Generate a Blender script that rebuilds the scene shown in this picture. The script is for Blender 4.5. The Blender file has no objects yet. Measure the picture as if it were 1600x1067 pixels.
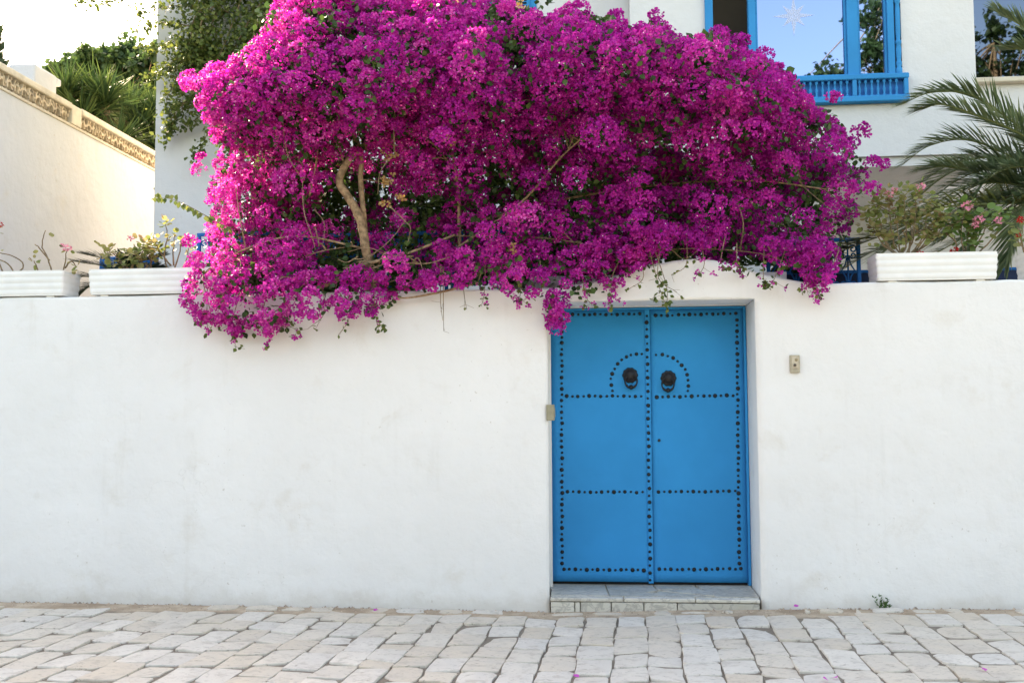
import bpy, bmesh, math, random
import numpy as np
from mathutils import Vector, Matrix, noise

sc = bpy.context.scene
COL = sc.collection
R = math.radians
PI = math.pi

# ------------------------------------------------------------------ camera
cam_d = bpy.data.cameras.new('camera')
cam = bpy.data.objects.new('camera', cam_d)
COL.objects.link(cam)
cam_d.sensor_width = 36.0
cam_d.lens = 36.0 * 1650 / 1600
cam_d.clip_start = 0.05
cam_d.clip_end = 2000
YAW, PITCH, ROLL = R(5.5), R(4.04), R(0.35)
_f = Vector((-math.sin(YAW) * math.cos(PITCH), math.cos(YAW) * math.cos(PITCH), math.sin(PITCH)))
_r = Vector((math.cos(YAW), math.sin(YAW), 0))
_u = _r.cross(_f)
_r2 = _r * math.cos(ROLL) - _u * math.sin(ROLL)
_u2 = _u * math.cos(ROLL) + _r * math.sin(ROLL)
cam.matrix_world = Matrix(((_r2.x, _u2.x, -_f.x, 0.0), (_r2.y, _u2.y, -_f.y, -7.8),
                           (_r2.z, _u2.z, -_f.z, 1.41), (0, 0, 0, 1)))
sc.camera = cam

# ------------------------------------------------------------------ sky, sun, exposure
SUN_EL, SUN_AZ = R(38), R(-45)          # sun stands behind the house, to the left
world = bpy.data.worlds.new('World')
sc.world = world
world.use_nodes = True
wn = world.node_tree
sky = wn.nodes.new('ShaderNodeTexSky')
sky.sky_type = 'NISHITA'
sky.sun_disc = False
sky.sun_elevation = SUN_EL
sky.sun_rotation = SUN_AZ
sky.altitude = 50
sky.air_density = 1.0
sky.dust_density = 1.6
sky.ozone_density = 0.6
wn.links.new(sky.outputs[0], wn.nodes['Background'].inputs[0])
wn.nodes['Background'].inputs[1].default_value = 0.14
sun_d = bpy.data.lights.new('sun', 'SUN')
sun_d.energy = 3.5
sun_d.angle = R(0.53)
sun_d.color = (1.0, 0.93, 0.82)
sun = bpy.data.objects.new('sun', sun_d)
COL.objects.link(sun)
_d = Vector((math.sin(-SUN_AZ) * math.cos(SUN_EL), -math.cos(SUN_AZ) * math.cos(SUN_EL), -math.sin(SUN_EL)))
sun.rotation_euler = _d.to_track_quat('-Z', 'Y').to_euler()
sun.location = -_d * 40
sc.view_settings.view_transform = 'Standard'
sc.view_settings.look = 'None'
sc.view_settings.gamma = 1.0
sc.view_settings.exposure = 2.76
sc.view_settings.use_white_balance = True      # the camera was balanced for open shade
sc.view_settings.white_balance_temperature = 9250
sc.view_settings.white_balance_tint = 13
sc.render.engine = 'CYCLES'
sc.cycles.max_bounces = 10
sc.cycles.diffuse_bounces = 5
sc.cycles.transparent_max_bounces = 8
sc.cycles.use_denoising = True
sc.cycles.use_adaptive_sampling = False

rng = random.Random(7)
nrg = np.random.default_rng(11)


# ------------------------------------------------------------------ helpers: colours and materials
def lin(r, g, b):
    out = []
    for c in (r, g, b):
        c /= 255.0
        out.append(c / 12.92 if c <= 0.04045 else ((c + 0.055) / 1.055) ** 2.4)
    return tuple(out)


class NT:
    def __init__(self, name):
        self.m = bpy.data.materials.new(name)
        self.m.use_nodes = True
        self.t = self.m.node_tree
        self.bsdf = self.t.nodes['Principled BSDF']
        self.out = self.t.nodes['Material Output']

    def n(self, kind, **kw):
        nd = self.t.nodes.new(kind)
        for k, v in kw.items():
            if k.startswith('i_'):
                nd.inputs[k[2:].replace('_', ' ')].default_value = v
            else:
                setattr(nd, k, v)
        return nd

    def link(self, a, b):
        self.t.links.new(a, b)

    def coord(self, kind='Object'):
        return self.n('ShaderNodeTexCoord').outputs[kind]

    def noise(self, vec, scale, detail=4, rough=0.55, dist=0.0):
        nd = self.n('ShaderNodeTexNoise')
        nd.inputs['Scale'].default_value = scale
        nd.inputs['Detail'].default_value = detail
        nd.inputs['Roughness'].default_value = rough
        nd.inputs['Distortion'].default_value = dist
        self.link(vec, nd.inputs['Vector'])
        return nd.outputs['Fac']

    def mapr(self, fac, a, b, c=0.0, d=1.0, smooth=True):
        nd = self.n('ShaderNodeMapRange')
        nd.interpolation_type = 'SMOOTHSTEP' if smooth else 'LINEAR'
        for i, v in enumerate((a, b, c, d)):
            nd.inputs[i + 1].default_value = v
        self.link(fac, nd.inputs[0])
        return nd.outputs[0]

    def mix(self, fac, a, b, blend='MIX'):
        nd = self.n('ShaderNodeMix', data_type='RGBA', blend_type=blend)
        for sock, v in ((nd.inputs[0], fac), (nd.inputs[6], a), (nd.inputs[7], b)):
            if isinstance(v, (int, float)):
                sock.default_value = v
            elif isinstance(v, tuple):
                sock.default_value = (*v, 1) if len(v) == 3 else v
            else:
                self.link(v, sock)
        return nd.outputs[2]

    def math(self, op, a, b=0.0):
        nd = self.n('ShaderNodeMath', operation=op)
        for i, v in enumerate((a, b)):
            if isinstance(v, (int, float)):
                nd.inputs[i].default_value = v
            else:
                self.link(v, nd.inputs[i])
        return nd.outputs[0]

    def bump(self, height, strength=0.3, dist=0.01, normal=None):
        nd = self.n('ShaderNodeBump')
        nd.inputs['Strength'].default_value = strength
        nd.inputs['Distance'].default_value = dist
        self.link(height, nd.inputs['Height'])
        if normal:
            self.link(normal, nd.inputs['Normal'])
        self.link(nd.outputs[0], self.bsdf.inputs['Normal'])
        return nd.outputs[0]

    def base(self, c):
        s = self.bsdf.inputs['Base Color']
        if isinstance(c, tuple):
            s.default_value = (*c, 1)
        else:
            self.link(c, s)

    def rough(self, r, spec=0.4):
        if isinstance(r, (int, float)):
            self.bsdf.inputs['Roughness'].default_value = r
        else:
            self.link(r, self.bsdf.inputs['Roughness'])
        self.bsdf.inputs['Specular IOR Level'].default_value = spec


def plain(name, c, rough=0.6, spec=0.4, var=0.15, scale=8, bump=0.1, bscale=60, metallic=0.0):
    k = NT(name)
    v = k.coord()
    n = k.noise(v, scale, 5)
    dark = tuple(x * (1 - var) for x in c)
    lite = tuple(min(1, x * (1 + var)) for x in c)
    k.base(k.mix(k.mapr(n, 0.3, 0.7), dark, lite))
    k.rough(rough, spec)
    k.bsdf.inputs['Metallic'].default_value = metallic
    if bump:
        k.bump(k.noise(v, bscale, 4), bump, 0.01)
    return k.m


def foliage(name, cols, trans=0.35, rough=0.55, tint=None, tcol=1.3, spec=0.3):
    """leaf material: colour picked per leaf, with light passing through"""
    k = NT(name)
    g = k.n('ShaderNodeNewGeometry')
    ramp = k.n('ShaderNodeValToRGB')
    el = ramp.color_ramp.elements
    el[0].position, el[1].position = 0.0, 1.0
    el[0].color, el[1].color = (*cols[0], 1), (*cols[-1], 1)
    for i, c in enumerate(cols[1:-1]):
        e = el.new((i + 1) / (len(cols) - 1))
        e.color = (*c, 1)
    fac = g.outputs['Random Per Island']
    if tint:
        a = k.n('ShaderNodeAttribute', attribute_name=tint)
        m = k.math('MULTIPLY', fac, 0.5)
        fac = k.math('ADD', m, k.math('MULTIPLY', a.outputs['Fac'], 0.5))
    k.link(fac, ramp.inputs[0])
    k.base(ramp.outputs[0])
    k.rough(rough, spec)
    tr = k.n('ShaderNodeBsdfTranslucent')
    br = k.mix(1.0, ramp.outputs[0], (tcol, tcol, tcol), 'MULTIPLY')
    k.link(br, tr.inputs['Color'])
    ms = k.n('ShaderNodeMixShader')
    ms.inputs[0].default_value = trans
    k.link(k.bsdf.outputs[0], ms.inputs[1])
    k.link(tr.outputs[0], ms.inputs[2])
    k.link(ms.outputs[0], k.out.inputs['Surface'])
    return k.m


# ------------------------------------------------------------------ helpers: objects
def tag(o, label=None, cat=None, group=None, kind=None):
    for key, v in (('label', label), ('category', cat), ('group', group), ('kind', kind)):
        if v:
            o[key] = v
    return o


def empty(name, loc=(0, 0, 0)):
    o = bpy.data.objects.new(name, None)
    o.empty_display_size = 0.1
    COL.objects.link(o)
    o.location = loc
    return o


def link_mesh(name, me, mat, parent=None, smooth=False):
    if mat:
        me.materials.append(mat)
    if smooth:
        me.polygons.foreach_set('use_smooth', [True] * len(me.polygons))
    o = bpy.data.objects.new(name, me)
    COL.objects.link(o)
    if parent:
        o.parent = parent
        o.matrix_parent_inverse = Matrix.Translation(-world_loc(parent))
    return o


def world_loc(o):
    # things are Empties at their base; parts are meshes in world coordinates
    return Vector(o.location)


class MB:
    """collects geometry in world coordinates and links it as one mesh object"""
    def __init__(self):
        self.bm = bmesh.new()

    def box(self, x0, x1, y0, y1, z0, z1, bev=0.0, seg=1):
        vs = [self.bm.verts.new((x, y, z)) for z in (z0, z1) for y in (y0, y1) for x in (x0, x1)]
        fs = [(0, 2, 3, 1), (4, 5, 7, 6), (0, 1, 5, 4), (2, 6, 7, 3), (0, 4, 6, 2), (1, 3, 7, 5)]
        faces = [self.bm.faces.new([vs[i] for i in f]) for f in fs]
        if bev:
            ed = list({e for f in faces for e in f.edges})
            bmesh.ops.bevel(self.bm, geom=ed, offset=bev, segments=seg, affect='EDGES', profile=0.5)
        return self

    def tube(self, pts, rad, n=6, cap=True):
        pts = [Vector(p) for p in pts]
        if isinstance(rad, (int, float)):
            rad = [rad] * len(pts)
        rings = []
        t0 = (pts[1] - pts[0]).normalized()
        ref = Vector((0, 0, 1)) if abs(t0.z) < 0.9 else Vector((1, 0, 0))
        a = t0.cross(ref).normalized()
        for i, p in enumerate(pts):
            t = (pts[min(i + 1, len(pts) - 1)] - pts[max(i - 1, 0)])
            t = t.normalized() if t.length > 1e-9 else t0
            a = (a - t * a.dot(t))
            a = a.normalized() if a.length > 1e-6 else t.orthogonal().normalized()
            b = t.cross(a)
            rings.append([self.bm.verts.new(p + (a * math.cos(2 * PI * j / n) + b * math.sin(2 * PI * j / n)) * rad[i]) for j in range(n)])
        for i in range(len(rings) - 1):
            for j in range(n):
                self.bm.faces.new((rings[i][j], rings[i][(j + 1) % n], rings[i + 1][(j + 1) % n], rings[i + 1][j]))
        if cap:
            self.bm.faces.new(rings[0][::-1])
            self.bm.faces.new(rings[-1])
        return self

    def lathe(self, prof, c, axis='z', n=12):
        """prof: (radius, height) pairs about an axis through c"""
        rings = []
        for r, h in prof:
            ring = []
            for j in range(n):
                ca, sa = math.cos(2 * PI * j / n) * r, math.sin(2 * PI * j / n) * r
                v = (ca, sa, h) if axis == 'z' else ((ca, -h, sa) if axis == '-y' else (h, ca, sa))
                ring.append(self.bm.verts.new(Vector(c) + Vector(v)))
            rings.append(ring)
        for i in range(len(rings) - 1):
            for j in range(n):
                self.bm.faces.new((rings[i][j], rings[i][(j + 1) % n], rings[i + 1][(j + 1) % n], rings[i + 1][j]))
        self.bm.faces.new(rings[0][::-1])
        self.bm.faces.new(rings[-1])
        return self

    def holed(self, x0, x1, z0, z1, h, y0, y1):
        """slab in x,z with one rectangular opening h = (x0, x1, z0, z1)"""
        hx0, hx1, hz0, hz1 = h
        O = [(x0, z0), (x1, z0), (x1, z1), (x0, z1)]
        I = [(hx0, hz0), (hx1, hz0), (hx1, hz1), (hx0, hz1)]
        q = [[self.bm.verts.new((x, y, z)) for x, z in p] for y in (y0, y1) for p in (O, I)]
        for i in range(4):
            j = (i + 1) % 4
            self.bm.faces.new((q[0][i], q[0][j], q[1][j], q[1][i]))
            self.bm.faces.new((q[2][i], q[3][i], q[3][j], q[2][j]))
            self.bm.faces.new((q[0][i], q[2][i], q[2][j], q[0][j]))
            self.bm.faces.new((q[1][i], q[1][j], q[3][j], q[3][i]))
        return self

    def prism(self, poly, y0, y1):
        """polygon in x,z extruded along y"""
        a = [self.bm.verts.new((x, y0, z)) for x, z in poly]
        b = [self.bm.verts.new((x, y1, z)) for x, z in poly]
        n = len(poly)
        self.bm.faces.new(a)
        self.bm.faces.new(b[::-1])
        for i in range(n):
            self.bm.faces.new((a[i], b[i], b[(i + 1) % n], a[(i + 1) % n]))
        return self

    def build(self, name, mat, parent=None, smooth=False, recalc=True):
        if recalc:
            bmesh.ops.recalc_face_normals(self.bm, faces=self.bm.faces)
        me = bpy.data.meshes.new(name)
        self.bm.to_mesh(me)
        self.bm.free()
        return link_mesh(name, me, mat, parent, smooth)


def frames(axis, up=None, roll=None):
    """N rotation matrices whose y column is axis; z column as near up as possible"""
    y = axis / np.maximum(np.linalg.norm(axis, axis=1, keepdims=True), 1e-9)
    if up is None:
        up = nrg.normal(size=y.shape)
    x = np.cross(y, up)
    x /= np.maximum(np.linalg.norm(x, axis=1, keepdims=True), 1e-9)
    z = np.cross(x, y)
    return np.stack((x, y, z), axis=2)


def scatter(name, tv, tf, P, M, S, mat, parent=None, tint=None, smooth=False):
    """one mesh made of many copies of a small template"""
    tv = np.asarray(tv, float)
    tf = np.asarray(tf, int)
    N, K = len(P), len(tv)
    S = np.broadcast_to(np.asarray(S, float).reshape(-1, 1, 1) if np.ndim(S) else S, (N, 1, 1)) if np.ndim(S) <= 1 else S
    V = np.einsum('nij,kj->nki', M, tv) * S + np.asarray(P)[:, None, :]
    V = V.reshape(-1, 3)
    F = (tf[None] + (np.arange(N) * K)[:, None, None]).reshape(-1, tf.shape[1])
    me = bpy.data.meshes.new(name)
    me.vertices.add(len(V))
    me.vertices.foreach_set('co', V.astype(np.float32).ravel())
    nf, w = F.shape
    me.loops.add(nf * w)
    me.loops.foreach_set('vertex_index', F.astype(np.int32).ravel())
    me.polygons.add(nf)
    me.polygons.foreach_set('loop_start', (np.arange(nf) * w).astype(np.int32))
    me.polygons.foreach_set('loop_total', np.full(nf, w, np.int32))
    if tint is not None:
        at = me.attributes.new('tint', 'FLOAT', 'POINT')
        at.data.foreach_set('value', np.repeat(np.asarray(tint, np.float32), K))
    me.update(calc_edges=True)
    me.validate()
    return link_mesh(name, me, mat, parent, smooth)


def catmull(pts, n=6):
    pts = [Vector(p) for p in pts]
    q = [pts[0] * 2 - pts[1]] + pts + [pts[-1] * 2 - pts[-2]]
    out = []
    for i in range(1, len(q) - 2):
        for k in range(n):
            t = k / n
            a, b, c, d = q[i - 1], q[i], q[i + 1], q[i + 2]
            out.append(0.5 * ((2 * b) + (c - a) * t + (2 * a - 5 * b + 4 * c - d) * t * t + (3 * b - a - 3 * c + d) * t ** 3))
    out.append(pts[-1])
    return out


# leaf templates (x width, y length, z out of the leaf)
LEAF_V = [(0, 0, 0), (-.36, .3, .06), (-.34, .6, .05), (0, 1, -.06), (.34, .6, .05), (.36, .3, .06), (0, .5, -.04)]
LEAF_F = [(0, 6, 1), (1, 6, 2), (2, 6, 3), (3, 6, 4), (4, 6, 5), (5, 6, 0)]
SLIM_V = [(0, 0, 0), (-.2, .45, .03), (0, 1, 0), (.2, .45, .03)]
SLIM_F = [(0, 3, 2, 1)]


# ------------------------------------------------------------------ materials
def plaster(name, c, dirt=0.25, seed=0.0):
    k = NT(name)
    v0 = k.coord()
    mp = k.n('ShaderNodeMapping')
    mp.inputs['Location'].default_value = (seed, seed * 1.7, seed * .3)
    k.link(v0, mp.inputs[0])
    v = mp.outputs[0]
    big = k.noise(v, 0.9, 5, 0.6)
    col = k.mix(k.mapr(big, 0.35, 0.7), tuple(x * 0.95 for x in c), c)
    # rubbed and yellowed patches
    pt = k.noise(v, 2.3, 6, 0.65, 0.4)
    col = k.mix(k.math('MULTIPLY', k.mapr(pt, 0.56, 0.74), dirt * .8), col, (0.58, 0.50, 0.39))
    # small specks and splashes
    sp = k.noise(v, 26, 3, 0.6)
    col = k.mix(k.math('MULTIPLY', k.math('MULTIPLY', k.mapr(sp, 0.665, 0.70), k.mapr(big, .47, .60)), dirt * 1.2), col, (0.40, 0.33, 0.25))
    # grime with ragged edge along the foot of the wall
    xyz = k.n('ShaderNodeSeparateXYZ')
    k.link(v0, xyz.inputs[0])
    st = k.noise(v, 5, 6, 0.7)
    edge = k.math('ADD', xyz.outputs[2], k.math('MULTIPLY', st, -0.32))
    foot = k.mapr(edge, -0.16, 0.0, 1.0, 0.0)
    # rain runs and hairline cracks
    mpr = k.n('ShaderNodeMapping')
    mpr.inputs['Scale'].default_value = (7.0, 7.0, .55)
    k.link(v, mpr.inputs[0])
    run = k.math('MULTIPLY', k.mapr(k.noise(mpr.outputs[0], 1.0, 5, .6), .54, .72), k.mapr(pt, .42, .6))
    col = k.mix(k.math('MULTIPLY', run, dirt * .38), col, (0.50, 0.44, 0.36))
    vo = k.n('ShaderNodeTexVoronoi', feature='DISTANCE_TO_EDGE')
    vo.inputs['Scale'].default_value = .75
    wob = k.n('ShaderNodeVectorMath', operation='ADD')
    k.link(v, wob.inputs[0])
    nz = k.n('ShaderNodeTexNoise')
    nz.inputs['Scale'].default_value = 2.2
    nz.inputs['Detail'].default_value = 8
    k.link(v, nz.inputs['Vector'])
    k.link(nz.outputs['Color'], wob.inputs[1])
    k.link(wob.outputs[0], vo.inputs['Vector'])
    cr = k.math('MULTIPLY', k.mapr(vo.outputs['Distance'], 0, .0035, 1, 0), k.mapr(k.noise(v, .8, 2), .54, .66))
    col = k.mix(k.math('MULTIPLY', cr, dirt * .45), col, (0.40, 0.36, 0.31))
    col = k.mix(k.math('MULTIPLY', foot, dirt * 1.0), col, (0.52, 0.45, 0.36))
    k.base(col)
    k.rough(0.85, 0.2)
    b1 = k.bump(k.noise(v, 5.5, 5, 0.55), 0.5, 0.03)
    k.bump(k.noise(v, 70, 5, 0.6), 0.14, 0.006, b1)
    return k.m


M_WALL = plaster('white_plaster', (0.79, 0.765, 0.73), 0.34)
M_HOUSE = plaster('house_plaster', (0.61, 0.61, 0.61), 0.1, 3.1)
M_NEIGH = plaster('neighbour_plaster', (0.57, 0.58, 0.60), 0.35, 7.7)
M_CREAM = plain('cream_plaster', (0.58, 0.52, 0.42), 0.8, 0.2, 0.12, 6)
M_TILE = plain('clay_tile', (0.52, 0.42, 0.30), 0.85, 0.2, 0.4, 9, 0.4)
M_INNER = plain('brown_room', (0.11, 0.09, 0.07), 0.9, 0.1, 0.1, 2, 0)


def blue_paint(name, c, rough=0.42):
    k = NT(name)
    v = k.coord()
    n = k.noise(v, 1.6, 5)
    col = k.mix(k.mapr(n, 0.3, 0.7), tuple(x * 0.93 for x in c), tuple(x * 1.06 for x in c))
    s = k.noise(v, 14, 6, 0.7)
    col = k.mix(k.math('MULTIPLY', k.mapr(s, 0.62, 0.8), 0.25), col, tuple(x * 0.6 + 0.03 for x in c))
    k.base(col)
    k.rough(k.mapr(k.noise(v, 4, 4), 0.3, 0.7, rough - 0.05, rough + 0.1), 0.06)
    b = k.bump(k.noise(v, 3.0, 3), 0.14, 0.02)
    k.bump(k.noise(v, 120, 3), 0.05, 0.004, b)
    return k.m


M_BLUE = blue_paint('blue_door_paint', (0.0003, 0.275, 0.585), 0.5)
M_BLUEW = blue_paint('blue_window_paint', (0.006, 0.22, 0.48), 0.5)
M_BLUEI = blue_paint('blue_iron_paint', (0.012, 0.15, 0.42), 0.5)
M_BLACK = plain('black_iron', (0.006, 0.006, 0.008), 0.5, 0.4, 0.3, 30, 0.2, 90)
M_GAP = plain('door_gap_shade', (0.03, 0.028, 0.026), 0.9, 0.1, 0.2)  # near-black colour for the painted shade below the door leaves
M_BEIGE = plain('aged_beige_plastic', (0.42, 0.36, 0.26), 0.6, 0.3, 0.2, 20, 0.1)
M_OLIVE = plain('olive_metal', (0.27, 0.24, 0.16), 0.55, 0.4, 0.15, 20, 0.1)
M_PLANTER = plain('white_planter', (0.78, 0.76, 0.72), 0.6, 0.35, 0.05, 5, 0.1, 40)
M_SOIL = plain('soil', (0.05, 0.035, 0.025), 0.95, 0.1, 0.4, 40, 0.8, 60)


def marble(name, c, vein):
    k = NT(name)
    v = k.coord()
    inf = k.n('ShaderNodeObjectInfo')
    add = k.n('ShaderNodeVectorMath', operation='ADD')
    k.link(v, add.inputs[0])
    sc3 = k.n('ShaderNodeVectorMath', operation='SCALE')
    sc3.inputs[0].default_value = (9, 5, 7)
    k.link(inf.outputs['Random'], sc3.inputs['Scale'])
    k.link(sc3.outputs[0], add.inputs[1])
    n = k.noise(add.outputs[0], 7, 8, 0.6, 1.2)
    ve = k.math('ABSOLUTE', k.math('SUBTRACT', n, 0.5))
    col = k.mix(k.mapr(ve, 0.0, 0.06, 0.8, 0.0), c, vein)
    col = k.mix(k.mapr(k.noise(add.outputs[0], 4, 5), 0.45, 0.75, 0, .5), col, (0.42, 0.38, 0.30))
    hs = k.n('ShaderNodeHueSaturation')
    k.link(col, hs.inputs['Color'])
    k.link(k.mapr(inf.outputs['Random'], 0, 1, 0.8, 1.1, False), hs.inputs['Value'])
    k.base(hs.outputs[0])
    k.rough(0.5, 0.4)
    k.bump(k.noise(v, 40, 5), 0.2, 0.006)
    return k.m


M_MARBLE = marble('worn_marble', (0.60, 0.555, 0.475), (0.36, 0.33, 0.29))


def cobble_mat():
    k = NT('limestone_cobble')
    inf = k.n('ShaderNodeObjectInfo')
    g = k.n('ShaderNodeNewGeometry')
    v = g.outputs['Position']
    rnd = k.math('FRACT', k.math('ADD', inf.outputs['Random'], g.outputs['Random Per Island']))
    ramp = k.n('ShaderNodeValToRGB')
    el = ramp.color_ramp.elements
    el[0].color = (0.55, 0.465, 0.365, 1)
    el[1].color = (0.65, 0.585, 0.50, 1)
    e = el.new(0.45)
    e.color = (0.595, 0.52, 0.425, 1)
    e = el.new(0.75)
    e.color = (0.585, 0.54, 0.475, 1)
    k.link(rnd, ramp.inputs[0])
    n1 = k.noise(v, 3.2, 6, 0.6)
    col = k.mix(k.mapr(n1, 0.35, 0.7, 0, 0.5), ramp.outputs[0], (0.50, 0.455, 0.40))
    n2 = k.noise(v, 11, 6, 0.65, 0.3)
    col = k.mix(k.mapr(n2, 0.50, 0.68, 0, 0.6), col, (0.40, 0.345, 0.285))
    mp = k.n('ShaderNodeMapping')
    mp.inputs['Scale'].default_value = (.7, 1.6, 1)
    k.link(v, mp.inputs[0])
    n3 = k.noise(mp.outputs[0], 38, 4, 0.6)
    col = k.mix(k.mapr(n3, 0.595, 0.65, 0, 0.6), col, (0.25, 0.21, 0.17))
    k.base(col)
    k.rough(k.mapr(n1, 0.3, 0.7, 0.65, 0.85), 0.18)
    b = k.bump(k.noise(v, 12, 5), 0.3, 0.012)
    k.bump(k.noise(v, 60, 5, 0.6), 0.35, 0.006, b)
    return k.m


M_COB = cobble_mat()


def ground_mat():
    k = NT('sandy_joint_earth')
    v = k.coord()
    n = k.noise(v, 4, 8, 0.7)
    col = k.mix(k.mapr(n, 0.35, 0.65), (0.34, 0.25, 0.175), (0.53, 0.42, 0.31))
    n2 = k.noise(v, 60, 4, 0.7)
    col = k.mix(k.mapr(n2, 0.55, 0.75, 0, .7), col, (0.17, 0.13, 0.10))
    # dark trodden earth between the stones, pale sand swept against the wall
    xyz = k.n('ShaderNodeSeparateXYZ')
    k.link(v, xyz.inputs[0])
    yy = k.math('ADD', xyz.outputs[1], k.math('MULTIPLY', n, .25))
    col = k.mix(k.mapr(yy, -.32, -.12, .85, 0), col, k.mix(n, (0.10, 0.085, 0.07), (0.27, 0.23, 0.185)))
    k.base(col)
    k.rough(0.95, 0.1)
    b = k.bump(k.noise(v, 25, 6), 0.7, 0.02)
    k.bump(k.noise(v, 120, 4), 0.5, 0.006, b)
    return k.m


M_GROUND = ground_mat()
M_PEB = plain('pale_rubble', (0.40, 0.31, 0.23), 0.9, 0.2, 0.6, 45, 0.4)
M_BARK = plain('vine_bark', (0.30, 0.20, 0.12), 0.85, 0.2, 0.4, 30, 0.7, 50)
M_TWIG = plain('twig_bark', (0.24, 0.17, 0.10), 0.85, 0.2, 0.3, 30, 0.3)
M_PBARK = plain('palm_bark', (0.16, 0.11, 0.07), 0.9, 0.1, 0.4, 12, 0.9, 30)
M_BRACT = foliage('bougainvillea_bracts',
                  [(0.26, 0.004, 0.13), (0.37, 0.007, 0.26), (0.50, 0.015, 0.32), (0.64, 0.035, 0.37), (0.80, 0.17, 0.52)],
                  0.40, 0.6, 'tint', 1.3, 0.25)
M_DRY = foliage('dry_bracts', [(0.45, 0.25, 0.08), (0.5, 0.35, 0.18)], 0.3)
M_TRUE = plain('small_white_flower', (0.80, 0.70, 0.58), 0.5, 0.4, 0.1, 8, 0)
M_BLEAF = foliage('bougainvillea_leaf', [(0.018, 0.045, 0.012), (0.04, 0.085, 0.02), (0.075, 0.13, 0.03)], 0.3, 0.45)
M_VLEAF = foliage('climber_leaf', [(0.05, 0.08, 0.02), (0.10, 0.14, 0.032), (0.19, 0.215, 0.055)], 0.35, 0.45)
M_TLEAF = foliage('tree_leaf', [(0.022, 0.05, 0.016), (0.04, 0.08, 0.024), (0.065, 0.11, 0.036)], 0.35, 0.5)
M_YLEAF = foliage('yucca_leaf', [(0.018, 0.042, 0.016), (0.035, 0.07, 0.022), (0.085, 0.125, 0.035)], 0.25, 0.6, spec=.15)
M_YDRY = foliage('yucca_dry_leaf', [(0.10, 0.075, 0.04), (0.2, 0.15, 0.08)], 0.15, 0.7)
M_PALM = foliage('palm_leaflet', [(0.085, 0.13, 0.06), (0.14, 0.19, 0.09), (0.22, 0.25, 0.12)], 0.35, 0.4)
M_RACH = plain('palm_rachis', (0.17, 0.19, 0.07), 0.6, 0.3, 0.2, 9, 0)
M_CYP = foliage('cypress_spray', [(0.012, 0.028, 0.012), (0.03, 0.055, 0.02)], 0.15, 0.6)
M_GLEAF = foliage('geranium_leaf', [(0.13, 0.18, 0.05), (0.22, 0.26, 0.08), (0.31, 0.29, 0.11), (0.28, 0.18, 0.10)], 0.38, 0.55)
M_GSTEM = plain('geranium_stem', (0.22, 0.16, 0.10), 0.8, 0.2, 0.3, 30, 0.3)
M_PINK = foliage('pink_petal', [(0.70, 0.20, 0.32), (0.85, 0.42, 0.50)], 0.3, 0.6)
M_REDP = foliage('red_petal', [(0.45, 0.012, 0.015), (0.6, 0.03, 0.03)], 0.3, 0.6)
M_MAGP = foliage('fallen_petal', [(0.50, 0.02, 0.35), (0.60, 0.12, 0.45)], 0.2, 0.6)


def glass_mat(name, tint, rough=0.015):
    k = NT(name)
    k.base(tint)
    k.bsdf.inputs['Metallic'].default_value = 1.0
    k.rough(rough)
    v = k.coord()
    k.bump(k.noise(v, 1.2, 2), 0.03, 0.02)
    return k.m


M_GLASS = glass_mat('reflecting_window_glass', (0.18, 0.255, 0.40))
M_GLASSD = glass_mat('dim_window_glass', (0.085, 0.11, 0.145))


def paper_mat():
    k = NT('white_star_film')
    k.base((0.8, 0.8, 0.82))
    k.rough(0.6)
    tr = k.n('ShaderNodeBsdfTransparent')
    ms = k.n('ShaderNodeMixShader')
    ms.inputs[0].default_value = 0.2
    k.link(tr.outputs[0], ms.inputs[1])
    k.link(k.bsdf.outputs[0], ms.inputs[2])
    k.link(ms.outputs[0], k.out.inputs['Surface'])
    return k.m


M_STAR = paper_mat()


# ------------------------------------------------------------------ ground and cobbles
def gx(x):
    return float(np.interp(x, [-9, -4.8, -2.7, -0.5, 1.06, 3, 8], [0.03, 0.03, 0.02, 0.0, 0.04, 0.06, 0.06]))


def gz(x, y):
    return gx(x) * max(0.0, min(1.0, 1 + y / 2.2)) if y < 0 else gx(x)


def build_ground():
    xs = sorted(set([-400, -120, -40, -16] + [round(-10 + i * 0.25, 3) for i in range(81)] + [16, 40, 120, 400]))
    ys = sorted(set([-400, -120, -40, -14] + [round(-8 + i * 0.2, 3) for i in range(43)] + [-.3, -.1, -.05, -.025, -.012] + [2, 6, 16, 60, 200, 600]))
    V, F = [], []
    for y in ys:
        for x in xs:
            z = gz(x, y) - 0.006
            if abs(x) < 10 and -8 < y < 0.5:
                z += 0.005 * noise.noise(Vector((x * 3, y * 3, 4)))
                if y > -.03:
                    z -= .012 + .012 * noise.noise(Vector((x * 2.2, 0, 6)))
            V.append((x, y, z))
    w = len(xs)
    for j in range(len(ys) - 1):
        for i in range(w - 1):
            F.append((j * w + i, j * w + i + 1, (j + 1) * w + i + 1, (j + 1) * w + i))
    me = bpy.data.meshes.new('ground')
    me.from_pydata(V, [], F)
    o = link_mesh('ground', me, M_GROUND, None, True)
    tag(o, kind='structure')
    return o


ground = build_ground()


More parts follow.
